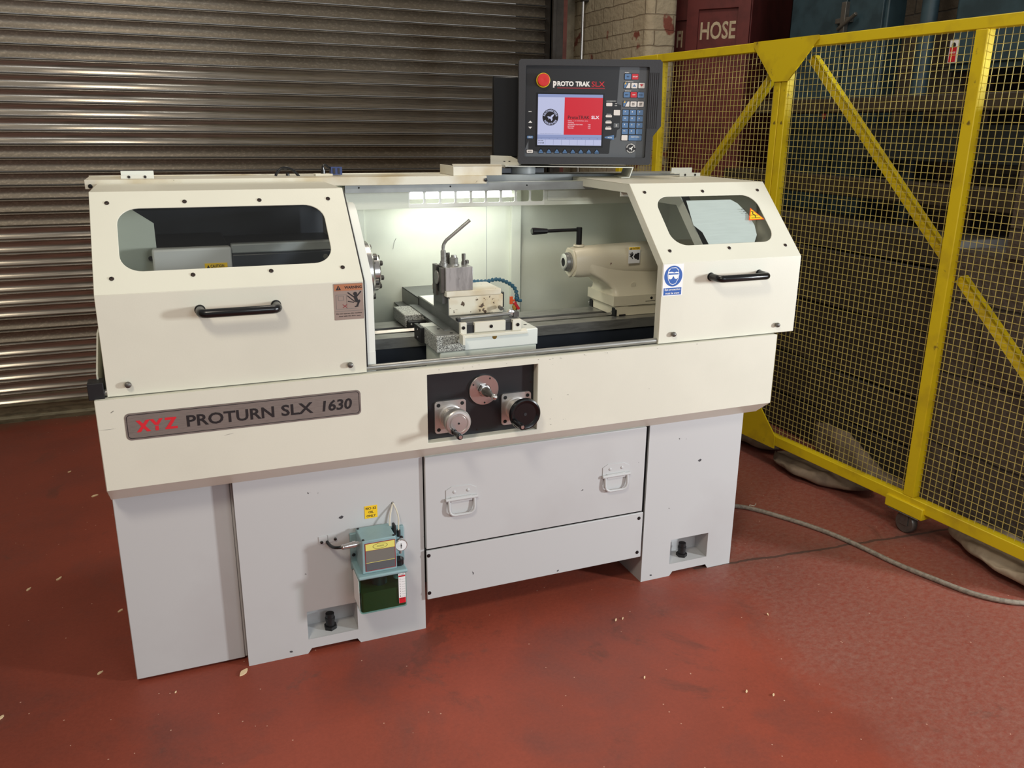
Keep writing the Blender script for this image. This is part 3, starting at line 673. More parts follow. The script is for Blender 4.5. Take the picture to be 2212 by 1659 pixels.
e = mb.build('feed_selector', lathe); lab(e, 'round polished selector flange')
MB().rev([(0, .0175), (.012, .0175), (.013, .015)], (1.019, .022, .788), (0, -1, 0), 'chrome', 6, smooth=False).rev([(0, .0135), (.018, .013), (.024, .009), (.055, .0065), (.070, .0055)], (1.019, .010, .788), (0, -1, .06), 'steel_dark', 24).ball((1.018, -.064, .793), .0092, 'chrome', 20).build('lever', e)

# pedestals
def pedestal(x0, x1, sx0, sx1, nx0, nx1, lbl, bolt):
    y0 = .07; mb = MB(); z0, z1 = .047, .142; k = 'grey_paint'
    mb.plate([(x0, z1), (x0, .600), (x1, .600), (x1, z1)], front(y0), .006, k)
    mb.plate([(x0, 0), (x0, z1), (sx0, z1), (sx0, z0), (sx0, z0), (nx0+.012, .016), (nx0, 0)], front(y0), .006, k)
    mb.plate([(sx1, z0), (sx1, z1), (x1, z1), (x1, 0), (nx1+.004, 0), (nx1-.006, .016)], front(y0), .006, k)
    mb.plate([(sx0, .0), (sx0, z0), (sx1, z0), (sx1, .0)], Fr((0, y0-.0002, 0)), .0001, k) if False else None
    mb.plate([(nx0+.012, .016), (sx0, z0), (sx1, z0), (nx1-.006, .016)], front(y0), .006, k)
    # pocket
    d = y0+.075
    mb.plate([(sx0, z0-.012), (sx0, z1), (sx1, z1), (sx1, z0-.012)], front(d), .004, k)
    mb.plate([(y0+.006, z0), (d, z0+.004), (d, z1), (y0+.006, z1)], Fr((sx0, 0, 0), (0, 1, 0)), .004, k)
    mb.plate([(y0+.006, z0), (d, z0+.004), (d, z1), (y0+.006, z1)], Fr((sx1+.004, 0, 0), (0, 1, 0)), .004, k)
    mb.plate([(y0+.006, z1), (d, z1), (d, z1+.004), (y0+.006, z1+.004)], Fr((sx1, 0, 0), (0, 1, 0)), sx1-sx0, k)
    mb.plate([(y0+.006, z0-.006), (d, z0-.002), (d, z0+.004), (y0+.006, z0)], Fr((sx1, 0, 0), (0, 1, 0)), sx1-sx0, k)
    # sides, back
    mb.box(x0, x0+.006, y0+.006, .75, 0, .60, k).box(x1-.006, x1, y0+.006, .75, 0, .60, k).box(x0, x1, .744, .75, 0, .60, k)
    p = mb.build('pedestal', lathe); lab(p, lbl)
    bx, bz = bolt
    b = MB().rev([(0, .020), (.013, .020), (.0131, .016)], (bx, y0+.038, z0-.001), (0, 0, 1), 'rubber', 6, smooth=False).rev([(.013, .0135), (.030, .0135), (.031, .015), (.038, .015), (.039, .0130), (.052, .0130), (.053, .011)], (bx, y0+.038, z0), (0, 0, 1), 'rubber', 20)
    b.build('levelling_bolt', p); return p
pedL = pedestal(.302, .8406, .4765, .6265, .473, .629, 'pale grey pedestal under the headstock', (.549, .05))
pedR = pedestal(1.623, 1.9976, 1.7365, 1.893, 1.740, 1.897, 'pale grey pedestal at the tailstock end', (1.812, .05))
# little yellow oil sticker, cable entry plate
lf = front(.0695)
mb = MB().plate([(.6615, .4135), (.6995, .4135), (.6995, .4535), (.6615, .4535)], lf, .0008, 'yel_label', c=.0008)
mb.text('ISO 32', lf, .6805, .4455, .031, .0072, 'ink', c=.0012); mb.text('OIL', lf, .6805, .4335, .015, .0072, 'ink', c=.0012); mb.text('ONLY', lf, .6805, .4212, .027, .0074, 'ink', c=.0012)
lab(mb.build('oil_sticker', pedL), 'yellow sticker reading ISO 32 OIL ONLY')
mb = MB().plate([(.5245, .356), (.5495, .356), (.5495, .379), (.5245, .379)], lf, .0015, 'grey_paint', c=.0015).plate([(.551, .358), (.5765, .358), (.5765, .381), (.551, .381)], lf, .0015, 'grey_paint', c=.0015)
for x, z in ((.532, .3625), (.5715, .366)): mb.rev([(0, .0042), (.004, .0042), (.005, .003)], (x, .068, z), (0, -1, 0), 'black', 12)
mb.build('cable_plate', pedL)
# end cabinet
MB().box(0.0, .295, .105, .75, .010, .60, 'grey_paint').box(.295, .302, .109, .74, .010, .60, 'grey_paint').build('end_cabinet', lathe, bevel=.002)
# middle pan and lower cover
mb = MB().box(.8445, 1.6035, .058, .072, .283, .586, 'grey_paint').box(.8445, 1.6035, .058, .30, .583, .5865, 'grey_paint')
pan = mb.build('coolant_tank_front', lathe, bevel=.0025); lab(pan, 'pale grey removable tank front with two lift handles')
MB().box(.8406, 1.623, .078, .74, .16, .583, 'black_hole').build('inner_void', lathe)
mb = MB().box(.8445, 1.609, .058, .066, .108, .277, 'grey_paint')
cov = mb.build('lower_cover', lathe, bevel=.002)
for x, z in ((.851, .261), (.851, .131), (1.5935, .2575), (1.594, .1285)):
    MB().rev([(0, .0062), (.0015, .0058), (.002, .003)], (x, .058, z), (0, -1, 0), 'black', 14).build('plug', cov)
for hx, hz in ((.957, .438), (1.4935, .4325)):
    fr = front(.0575)
    mb = MB().plate([(hx-.049, hz-.004), (hx+.049, hz-.004), (hx+.049, hz+.030), (hx+.030, hz+.040), (hx-.030, hz+.042), (hx-.049, hz+.032)], fr, .0015, 'grey_paint', c=.0015)
    mb.plate([(hx-.044, hz-.004), (hx+.044, hz-.004), (hx+.040, hz-.040), (hx+.020, hz-.052), (hx-.020, hz-.052), (hx-.040, hz-.040)], fr, .0012, 'grey_paint', c=.0012)
    mb.tube([(hx-.051, .052, hz+.001), (hx+.051, .052, hz+.001)], .0055, 'grey_paint', 12)
    mb.plate([(hx-.034, hz-.008), (hx+.034, hz-.008), (hx+.034, hz+.008), (hx-.034, hz+.008)], fr, .006, 'grey_paint', c=.0075)
    for sx_ in (-1, 1): mb.ball((hx+sx_*.022, .0555, hz+.024), .0052, 'grey_paint', 12, (1, .5, 1))
    mb.build('handle_plate', pan, bevel=.0006)
    P = [(hx-.041, .051, hz)]+[(hx-.041+.0, .048, hz-.030)]+[(hx-.041+.018*(1-math.cos(a)), .047, hz-.030-.020*math.sin(a)) for a in (R(30), R(60), R(90))]+[(hx+.041-.018*(1-math.cos(a)), .047, hz-.030-.020*math.sin(a)) for a in (R(90), R(60), R(30))]+[(hx+.041, .048, hz-.030), (hx+.041, .051, hz)]
    MB().tube(P, .0042, 'grey_paint', 10).build('bail_handle', pan)

# sliding hood guards
SL = .32205
def hood(x0, x1, lbl, win, screws_x, knobs, handle, closed_left, closed_right, open_right):
    k = 'cream'
    mb = MB()
    mb.plate([(x0, .879), (x1, .879), (x1, 1.1325), (x0, 1.1325)], front(.015), .003, k)
    sf = Fr((0, .015, 1.1325), (1, 0, 0), (0, .2308, .2246))
    mb.ring([(x0, 0), (x1, 0), (x1, SL), (x0, SL)], rrect(win[0], win[1], .0655, .2655, .052, 8), sf, .003, k)
    mb.box(x0, x1, .2458, .557 if closed_left else .66, 1.3541, 1.3571, k)
    yb = .557 if closed_left else .66
    prof = [(.015, .879), (.015, 1.1325), (.2458, 1.3571), (yb, 1.3571)]
    inner = offs(prof, -.030)
    ringp = [(.018, .879)]+offs(prof, -.003)[1:]+[inner[-1]]+inner[::-1][1:]
    ringp = [(.018, .879), offs(prof, -.003)[1], offs(prof, -.003)[2], (yb, 1.354), (yb, 1.327), inner[2], inner[1], (.045, .879)]
    for xx, closed in ((x0+.003, closed_left), (x1, closed_right)):
        if closed: mb.plate([(.018, .879), offs(prof, -.003)[1], offs(prof, -.003)[2], (yb, 1.354), (yb, .879)], Fr((xx, 0, 0), (0, 1, 0)), .003, k)
        elif (xx > x1-.001) == open_right: mb.plate(ringp, Fr((xx, 0, 0), (0, 1, 0)), .003, k)
    h = mb.build('hood_guard', lathe, bevel=.0012); lab(h, lbl)
    s2 = Fr(sf.O, sf.ux, sf.uy)
    lab(MB().plate(rrect(win[0]-.018, win[1]+.018, .05, .281, .03), s2, .003, 'pane', c=-.0036).build('window_pane', h), 'clear plastic window pane')
    for sy in (.0466, .284):
        for x in screws_x: MB().rev([(0, .0058), (.0018, .0056), (.0034, .0035), (.0036, .0)], sf.p(x, sy, 0), sf.n, 'screw', 16, cap=False).rev([(0, .0022), (.0002, .0022)], sf.p(x, sy, .0035), sf.n, 'black_hole', 6).build('screw', h)
    for x, z in knobs: MB().rev([(0, .0045), (.004, .0045), (.0045, .0075), (.009, .0082), (.0135, .0065), (.0155, .003), (.0158, 0)], (x, .015, z), (0, -1, 0), 'steel_dark', 20, cap=False).build('catch_knob', h)
    hx0, hx1, hz = handle; P = []
    r_ = .014; d_ = .050
    P += [(hx0, .014, hz), (hx0, .015-d_+r_*1.2, hz)]
    P += [(hx0+r_*(1-math.cos(a)), .015-d_+r_*1.2-r_*1.2*math.sin(a), hz) for a in (R(30), R(60), R(90))]
    P += [(hx1-r_*(1-math.cos(a)), .015-d_+r_*1.2-r_*1.2*math.sin(a), hz) for a in (R(90), R(60), R(30))]
    P += [(hx1, .015-d_+r_*1.2, hz), (hx1, .014, hz)]
    lab(MB().tube(P, .0112, 'black', 18).rev([(0, .0135), (.003, .0125)], (hx0, .015, hz), (0, -1, 0), 'black', 18).rev([(0, .0135), (.003, .0125)], (hx1, .015, hz), (0, -1, 0), 'black', 18).build('grab_handle', h), 'black bow handle')
    return h, sf
hoodL, sfL = hood(.0295, .674, 'cream sloping hood over the headstock', (.0905, .6075), (.0700, .2545, .4435, .6275), ((.079, .908), (.628, .906)), (.262, .446, 1.082), True, False, True)
hoodR, sfR = hood(1.5985, 2.1265, 'cream sloping hood over the tailstock', (1.667, 2.058), (1.641, 1.8625, 2.0845), ((1.649, .908), (2.052, .907)), (1.777, 1.962, 1.083), False, True, False)
# black edge strip on the inner edge of the left hood
prof = [(.020, .885), (.020, 1.131), (.2470, 1.3515), (.60, 1.3515)]
MB().sheet([(.021, .885), (.021, 1.131), (.247, 1.350)], -.010, .674, .679, 'rubber').build('edge_seal', hoodL)
# warning sticker
wf = front(.0146)
x0, x1, z0, z1 = .594, .6725, 1.0305, 1.128
mb = MB().plate(rrect(x0, x1, z0, z1, .002, 3), wf, .0006, 'brown_label', c=.0006)
mb.plate([(x0+.002, .1+1.0085), (x1-.002, 1.1085), (x1-.002, z1-.002), (x0+.002, z1-.002)], wf, 0, 'orange_label', c=.0009)
mb.plate([(x0+.006, 1.111), (x0+.020, 1.111), (x0+.013, 1.1235)], wf, 0, 'ink', c=.0013).plate([(x0+.0125, 1.113), (x0+.0137, 1.113), (x0+.0137, 1.119), (x0+.0125, 1.119)], wf, 0, 'orange_label', c=.0015)
mb.text('WARNING', wf, .6460, 1.1170, .046, .0075, 'ink', c=.0012, bold=.03)
def seg(mb, fr, a, b, w, key, c):
    d = Vector((b[0]-a[0], b[1]-a[1])); d.normalize(); n = Vector((-d.y, d.x))*w/2
    mb.plate([(a[0]-n.x, a[1]-n.y), (b[0]-n.x, b[1]-n.y), (b[0]+n.x, b[1]+n.y), (a[0]+n.x, a[1]+n.y)], fr, 0, key, c=c)
for i, (a, b) in enumerate([((.600, 1.060), (.600, 1.098)), ((.600, 1.098), (.628, 1.098)), ((.628, 1.098), (.628, 1.060)), ((.600, 1.060), (.655, 1.060)), ((.606, 1.083), (.620, 1.083)), ((.606, 1.095), (.606, 1.083)), ((.620, 1.095), (.620, 1.083)), ((.606, 1.095), (.620, 1.095)), ((.597, 1.054), (.670, 1.054))]): seg(mb, wf, a, b, .0008, 'ink_grey', .00120+.00002*i)
for i, (a, b) in enumerate([((.617, 1.0630), (.628, 1.0535+.0185-.0005)), ((.628, 1.0630), (.617, 1.072))]): seg(mb, wf, a, b, .0012, 'ink_maroon', .0015+.00003*i)
for i, (a, b, w) in enumerate([((.631, 1.1035), (.648, 1.090), .003), ((.6665, 1.1050), (.653, 1.090), .003), ((.630, 1.095), (.649, 1.078), .0022), ((.631, 1.080), (.647, 1.076), .0022), ((.650, 1.094), (.655, 1.077), .0085), ((.654, 1.078), (.663, 1.080), .006), ((.662, 1.081), (.655, 1.066), .0045), ((.658, 1.0655), (.649, 1.0645), .003)]): seg(mb, wf, a, b, w, 'ink', .00145+.00002*i)
mb.plate(circ(.6510, 1.0990, .0052, 18), wf, 0, 'ink', c=.0017)
mb.text('Do not operate this machine', wf, .6330, 1.0470, .068, .0038, 'ink', c=.0012); mb.text('door with the door open', wf, .6345, 1.0400, .058, .0038, 'ink', c=.0012)
lab(mb.build('warning_sticker', hoodL), 'worn silver WARNING sticker with an orange band')
# eye protection sticker
x0, x1, z0, z1 = 1.6015, 1.6735, 1.0305, 1.1295
mb = MB().plate([(x0, z0), (x1, z0), (x1, z1), (x0, z1)], wf, .0006, 'sign_white', c=.0006)
cx, cz = 1.6375, 1.0925
mb.plate(circ(cx, cz, .0325, 40), wf, 0, 'blue_sign', c=.0009)
mb.plate([(cx-.020, cz+.012), (cx-.018, cz+.020), (cx-.008, cz+.0265), (cx+.008, cz+.0268), (cx+.018, cz+.019), (cx+.021, cz+.004), (cx+.0185, cz-.010), (cx+.010, cz-.024), (cx, cz-.0275), (cx-.010, cz-.024), (cx-.0185, cz-.010), (cx-.021, cz+.004)], wf, 0, 'sign_white', c=.0011)
mb.plate([(cx-.018, cz+.013), (cx-.010, cz+.0245), (cx+.008, cz+.0250), (cx+.017, cz+.017), (cx+.018, cz+.0115), (cx+.010, cz+.0135), (cx+.003, cz+.0105), (cx-.006, cz+.0140)], wf, 0, 'blue_sign', c=.0013)
mb.plate([(cx-.018, cz+.0095), (cx+.018, cz+.0085), (cx+.019, cz+.003), (cx+.0165, cz-.010), (cx+.009, cz-.0225), (cx, cz-.0255), (cx-.009, cz-.0225), (cx-.0165, cz-.010), (cx-.019, cz+.003)], wf, 0, 'blue_sign', c=.0013)
mb.plate([(cx-.0185, cz+.0045), (cx+.0185, cz+.0045), (cx+.0170, cz-.0060), (cx+.012, cz-.0095), (cx+.005, cz-.0080), (cx+.0015, cz-.001), (cx-.0015, cz-.001), (cx-.005, cz-.0080), (cx-.012, cz-.0095), (cx-.0170, cz-.0060)], wf, 0, 'sign_white', c=.0015)
mb.plate([(x0+.004, z0+.003), (x1-.004, z0+.003), (x1-.004, z0+.0255), (x0+.004, z0+.0255)], wf, 0, 'blue_sign', c=.0009)
mb.text('Eye protection', wf, cx, z0+.0195, .056, .0080, 'ink_white', c=.0012, bold=.02); mb.text('must be worn', wf, cx, z0+.0090, .050, .0066, 'ink_white', c=.0012, bold=.02)
lab(mb.build('safety_sticker', hoodR), 'blue and white Eye protection must be worn sticker')
fm = Fr(sfR.p(0, 0, -.0074), sfR.ux, sfR.uy)
lab(MB().plate([(1.790, .252), (1.965, .252), (1.985, .235), (2.005, .19), (2.01, .14), (2.00, .10), (1.975, .068), (1.800, .062), (1.796, .12), (1.775, .15)], fm, .0006, 'milky').build('pale_window_sheet', hoodR), 'milky pale sheet added behind the window')  # sheet added behind the pane to form its pale patch
# warning triangle on the right window
tf = Fr(sfR.p(0, 0, -.0008), sfR.ux, sfR.uy)
A, B_, C_ = (1.9905, .156), (2.0545, .158), (2.020, .2085)
mb = MB().plate([A, B_, C_], tf, .0006, 'orange', c=.0005); g = ((A[0]+B_[0]+C_[0])/3, (A[1]+B_[1]+C_[1])/3)
mb.plate([tuple(g[i]+(p[i]-g[i])*.82 for i in (0, 1)) for p in (A, B_, C_)], tf, 0, 'yel_label', c=.0008)
for a, b, w in (((2.016, .193), (2.024, .190), .003), ((2.022, .191), (2.017, .180), .003), ((2.017, .181), (2.026, .176), .003), ((2.024, .178), (2.022, .166), .003)): seg(mb, tf, a, b, w, 'ink', .0011)
seg(mb, tf, (2.005, .1775), (2.037, .1765), .0015, 'ink', .0012); seg(mb, tf, (2.004, .1645), (2.040, .1645), .0018, 'ink', .0012)
for i in range(3): seg(mb, tf, (1.980+.004*i, .2035-.009*i), (1.996, .2030-.009*i), .0022, 'ink', .0007)
lab(mb.build('hazard_triangle', hoodR), 'orange and yellow hazard triangle sticker')

# rod the hoods slide on, with end block
mb = MB().tube([(-.004, .028, .8875), (2.110, .028, .8875)], .0085, 'steel', 20); lab(mb.build('guide_rod', lathe), 'long steel slide rod')
MB().box(-.012, .0235, .012, .060, .875, .917, 'rubber').build('rod_block', lathe, bevel=.001)
MB().plate([(.05, .87), (.05, .93), (.20, 1.0), (.62, 1.0), (.62, .87)], Fr((.012, 0, 0), (0, 1, 0)), .004, 'cream').build('side_bracket', lathe)

# fixed roof
mb = MB()
mb.box(-.002, 1.225, .560, .563, 1.3425, 1.3685, 'cream_worn').box(-.002, 1.225, .563, .770, 1.3655, 1.3685, 'cream_worn').box(-.002, .001, .563, .770, 1.3425, 1.3655, 'cream_worn')
mb.box(-.002, 1.225, .735, .738, 1.3685, 1.3715, 'cream_worn')
roof = lab(mb.build('roof_channel', lathe, bevel=.001), 'cream folded roof channel with chipped edge')
MB().rev([(0, .0062), (.003, .006), (.0035, .003)], (.012, .560, 1.351), (0, -1, 0), 'black', 14).build('screw', roof)
MB().rev([(0, .0062), (.003, .006), (.0035, .003)], (1.221, .559, 1.355), (0, -1, 0), 'black', 14).build('screw', roof)
mb = MB().box(1.225, 2.10, .665, .79, 1.342, 1.366, 'grey_under').box(.05, 2.10, .775, .81, 1.34, 1.345, 'grey_under')  # the grey carries the display's shade on this roof panel
lab(mb.build('rear_roof', lathe, bevel=.002), 'rear roof beam, greyed for shade')
mb = MB().box(.745, 1.70, .575, .590, 1.3175, 1.345, 'grey_under')
for x in (.79, 1.10, 1.38): mb.rev([(0, .003), (.0005, .003)], (x, .575, 1.334), (0, -1, 0), 'black_hole', 8)
mb.build('cross_beam', lathe, bevel=.001)
for x0, z_, yy in ((.0927, 1.360, .62), (1.972, 1.3590, .585)):
    mb = MB().box(x0, x0+.090, yy, yy+.003, z_+.012, z_+.030, 'white').box(x0, x0+.090, yy-.02, yy+.01, z_+.0085, z_+.012, 'white') 
    dx = .0 if x0 < 1 else .022
    mb.box(x0+dx, x0+.090+dx, yy-.024, yy-.02, z_-.0015 if x0 > 1 else z_+.0085, z_+.012 if x0 > 1 else z_+.019, 'white')
    for q in (.022, .066): mb.rev([(0, .0045), (.002, .004)], (x0+dx+q, yy-.0245, z_+(.005 if x0 > 1 else .014)), (0, -1, 0), 'ink', 8)
    mb.build('hinge_bracket', lathe, bevel=.0008)
# cables and connectors on the roof
def far(p, k=1.06): return (.2153+(p[0]-.2153)*k, -2.165+(p[1]+2.165)*k, 1.5266+(p[2]-1.5266)*k)
P = [(.523, .50, 1.378), (.528, .50, 1.388), (.540, .50, 1.399), (.556, .50, 1.402), (.572, .50, 1.396), (.584, .50, 1.386), (.592, .50, 1.376)]
MB().tube(smooth([far(p) for p in P], 4), .0045, 'black', 10).rev([(0, .006), (.010, .006)], (.582, .68, 1.369), (0, 0, 1), 'black', 10).build('cable_loop', lathe)
mb = MB().box(.716, .752, .645, .675, 1.3715, 1.3965, 'plug_blue').box(.722, .729, .643, .645, 1.375, 1.393, 'ink').box(.738, .744, .643, .645, 1.375, 1.393, 'ink')
mb.tube([far(p) for p in ((.666, .50, 1.381), (.666, .50, 1.396))], .0074, 'black', 10).tube(smooth([far(p) for p in ((.666, .50, 1.394), (.666, .50, 1.405), (.672, .50, 1.410), (.682, .50, 1.402), (.690, .50, 1.396))], 4), .004, 'black', 8)
mb.box(.665, .72, .64, .68, 1.369, 1.3755, 'cream_worn')
mb.build('cable_connector', lathe, bevel=.001)

# back of the enclosure
mb = MB().box(.72, 1.412, .800, .806, .70, 1.36, 'back').box(1.442, 2.112, .800, .806, .70, 1.36, 'back').box(1.408, 1.446, .782, .806, .70, 1.36, 'back')
mb.box(1.312, 1.314, .799, .80, .72, 1.34, 'grey_under').box(.735, .85, .792, .80, .70, 1.36, 'back')
back = lab(mb.build('back_panel', lathe, bevel=.001), 'pale painted back panel of the enclosure')
MB().tube([(.95, .792, 1.10), (.958, .7995, 1.125), (.965, .7995, 1.138)], .0008, 'ink_grey', 6).build('scratch_mark', back)
MB().box(.01, .72, .800, .806, .585, 1.345, 'navy').build('back_cover', lathe)  # dark colour puts shade into the inside of the left hood
MB().plate([(.034, .88), (.172, .88), (.172, 1.262), (.060, 1.345), (.034, 1.345)], front(.36), .004, 'back').rev([(0, .007), (.004, .006)], (.155, .356, 1.166), (0, -1, 0), 'ink', 12).build('inner_panel', lathe)
MB().box(2.11, 2.116, .25, .80, .88, 1.34, 'back').build('end_panel', lathe)

# work light: pressed louvre plate with a tube behind
ly = .620; mb = MB(); k = 'back'; y_ = ly
xs = [.966+i*(1.468-.966)/9 for i in range(10)]
mb.box(.745, xs[0], y_, y_+.002, 1.262, 1.345, 'back')
for i in range(9):
    mb.ring([(xs[i], 1.262), (xs[i+1], 1.262), (xs[i+1], 1.345), (xs[i], 1.345)], rrect(xs[i]+.0038, xs[i+1]-.0038, 1.2745, 1.3150, .006, 4), front(y_), .002, 'white')
mb.box(1.468, 1.90, ly, ly+.002, 1.262, 1.345, 'back').box(1.48, 1.70, ly-.003, ly, 1.276, 1.312, 'back')
mb.box(.745, 1.90, ly, ly+.02, 1.260, 1.262, 'back').box(.745, 1.90, ly, .80, 1.334, 1.336, 'white')
wl = lab(mb.build('work_light', lathe), 'long louvred work light under the roof')
lab(MB().tube([(.955, ly+.045, 1.300), (1.355, ly+.045, 1.300)], .013, 'lamp', 16).build('fluorescent_tube', wl), 'glowing white tube')
for hx_ in (1.355, .935): MB().rev([(0, .014), (.02, .014)], (hx_, ly+.045, 1.300), (1, 0, 0), 'white', 16).build('tube_holder', wl)
l = bpy.data.lights.new('fluorescent_glow', 'AREA'); l.shape = 'RECTANGLE'; l.size = .42; l.size_y = .04; l.energy = 1.7; l.color = (.97, 1.0, .93)
lo = bpy.data.objects.new('fluorescent_glow', l); COL.objects.link(lo); lo.parent = lathe
lo.location = Vector((1.16, ly+.045, 1.284))-ORG[lathe]; lo.rotation_euler = (R(-8), 0, 0)

# headstock and spindle nose
mb = MB().box(.160, .366, .30, .345, .86, 1.197, 'grey_paint')
hs = lab(mb.build('headstock', lathe, bevel=.006), 'pale grey headstock casting')
MB().box(.16, .366, .346, .74, .86, 1.188, 'navy').box(.366, .70, .30, .74, .86, 1.176, 'navy').box(.366, .66, .31, .345, 1.176, 1.203, 'grey_under').build('headstock_rear', hs, bevel=.004)
MB().rev([(0, .008), (.008, .008)], (.625, .30, 1.160), (0, -1, 0), 'chrome', 6, smooth=False).build('nut', hs)
f3 = front(.2995)
mb = MB().plate([(.292, 1.118), (.352, 1.118), (.352, 1.154), (.292, 1.154)], f3, .001, 'yel_label', c=.001); mb.text('CAUTION', f3, .325, 1.146, .036, .008, 'ink', c=.0016); mb.plate([(.297, 1.141), (.305, 1.141), (.301, 1.150)], f3, 0, 'ink', c=.0014)
lab(mb.build('caution_sticker', hs), 'yellow CAUTION sticker')
mb = MB().rev([(.0, .090), (.012, .100), (.050, .100), (.056, .094), (.056, .060), (.080, .060), (.083, .057), (.083, .032), (.060, .030)], (.735, .48, 1.075), (1, 0, 0), 'chrome', 48)
mb.rev([(0, .07), (.035, .07)], (.70, .48, 1.075), (1, 0, 0), 'steel_dark', 40)
for i in range(6):
    a = R(60*i+15); mb.rev([(0, .009), (.012, .009), (.014, .007)], (.815, .48+.046*math.cos(a), 1.075+.046*math.sin(a)), (1, 0, 0), 'steel_dark', 6, smooth=False)
    mb.rev([(0, .010), (.016, .010)], (.789, .48+.078*math.cos(a), 1.075+.078*math.sin(a)), (1, 0, 0), 'steel_dark', 12)
lab(mb.build('spindle_flange', lathe), 'polished spindle flange with bolts')
# inner guard that follows the hood on the spindle side
prof = [(.036, .735), (.036, 1.112), (.046, 1.138), (.205, 1.295), (.235, 1.312), (.262, 1.316)]
mb = MB().sheet(prof, -.003, .640, .7045, 'white')
mb.plate([(.039, .735), (.039, 1.112), (.049, 1.138), (.205, 1.292), (.262, 1.313), (.262, 1.28), (.225, 1.27), (.085, 1.128), (.075, .735)], Fr((.7045, 0, 0), (0, 1, 0)), .003, 'white')
mb.box(.640, .7047, .035, .036, .876, .93, 'white')
lab(mb.build('inner_guard', lathe, bevel=.0008), 'white inner guard strip following the hood')
mb = MB().plate([(.10, .72), (.10, 1.10), (.28, 1.27), (.74, 1.27), (.74, .72)], Fr((.700, 0, 0), (0, 1, 0)), .004, 'white'); mb.build('headstock_end_plate', lathe)

# bed
mb = MB().box(.70, 2.06, .345, .402, .850, .885, 'steel').box(.70, 2.06, .490, .575, .850, .885, 'steel')
mb.plate([(.415, .885), (.427, .893), (.439, .885)], Fr((2.06, 0, 0), (0, 1, 0)), 1.36, 'steel').box(.70, 2.06, .402, .45, .860, .8785, 'steel_dark')
bed = lab(mb.build('bed_ways', lathe, bevel=.0012), 'ground steel bed ways')
MB().box(.70, 2.06, .352, .57, .71, .85, 'navy').box(.70, 2.06, .36, .40, .845, .852, 'navy').build('bed_casting', bed)
MB().plate([(.15, .71), (.15, .716), (.352, .80), (.352, .794)], Fr((2.05, 0, 0), (0, 1, 0)), 1.35, 'navy').build('chip_slope', bed)

# saddle and slides
mb = MB().box(.9125, 1.2420, .145, .330, .878, .930, 'white').box(.899, 1.252, .455, .605, .888, .930, 'speckle').box(.98, 1.19, .33, .46, .888, .930, 'white')
mb.box(.925, 1.2400, .150, .30, .76, .877, 'back')
sad = lab(mb.build('saddle', lathe, bevel=.003), 'white saddle with speckled bare left corner')
MB().box(.9122, 1.005, .1445, .30, .8785, .9296, 'speckle').build('bare_corner', sad, bevel=.003)
MB().box(.913, .984, .146, .274, .930, .9315, 'steel').build('machined_pad', sad)
for x, y in ((.945, .228), (.966, .165), (1.206, .235), (1.222, .20)): MB().rev([(0, .0055), (.0006, .0055)], (x, y, .9315 if x < 1 else .930), (0, 0, 1), 'black_hole', 12).build('cap_screw', sad)
MB().box(.900, .9125, .27, .345, .880, .928, 'rubber').rev([(0, .0035), (.002, .003)], (.900, .30, .918), (-1, 0, 0), 'chrome', 10).rev([(0, .0035), (.002, .003)], (.900, .30, .893), (-1, 0, 0), 'chrome', 10).build('way_wiper', sad, bevel=.002)
MB().box(.905, .965, .430, .455, .889, .912, 'rubber').rev([(0, .0035), (.002, .003)], (.915, .430, .904), (0, -1, 0), 'chrome', 10).build('way_wiper', sad, bevel=.003)
MB().rev([(0, .0075), (.0012, .0075)], (1.098, .1455, .914), (0, -1, 0), 'brass', 16).build('sight_plug', sad)

mb = MB().box(.985, 1.182, .152, .60, .931, .9640, 'cover_steel')
mb.box(.985, 1.30, .592, .595, .905, .958, 'navy')
cs = lab(mb.build('cross_slide', lathe, bevel=.0015), 'grey cross slide')
mb = MB().box(.982, 1.302, .585, .86, .956, .959, 'cover_steel').plate([(.985, .956), (.985, .908), (.965, .902), (.965, .900), (.982, .906), (.982, .959)], Fr((0, .585, 0), (1, 0, 0), (0, 0, 1)), .0, 'cover_steel')
mb.box(.982, .985, .585, .86, .905, .959, 'cover_steel').box(.950, .982, .60, .90, .903, .905, 'cover_steel').box(1.299, 1.302, .585, .86, .905, .959, 'cover_steel').box(.960, 1.302, .86, .91, .945, .948, 'cover_steel').box(.960, .963, .85, .91, .91, .948, 'cover_steel')
mb.box(1.295, 1.302, .586, .592, .905, .959, 'navy')
lab(mb.build('telescopic_cover', cs, bevel=.0008), 'dark grey rear slide cover')
MB().box(.988, 1.18, .41, .585, .9640, .9655, 'white').rev([(0, .004), (.002, .004)], (1.02, .60, .959), (0, 0, 1), 'black_hole', 8).build('slide_top', cs)
mb = MB().plate([(.152, .931), (.600, .931), (.600, .905), (.585, .905), (.24, .931)], Fr((.985, 0, 0), (0, 1, 0)), .003, 'cover_steel')
mb.box(.955, .985, .20, .60, .931, .9335, 'cover_steel'); mb.build('side_skirt', cs)
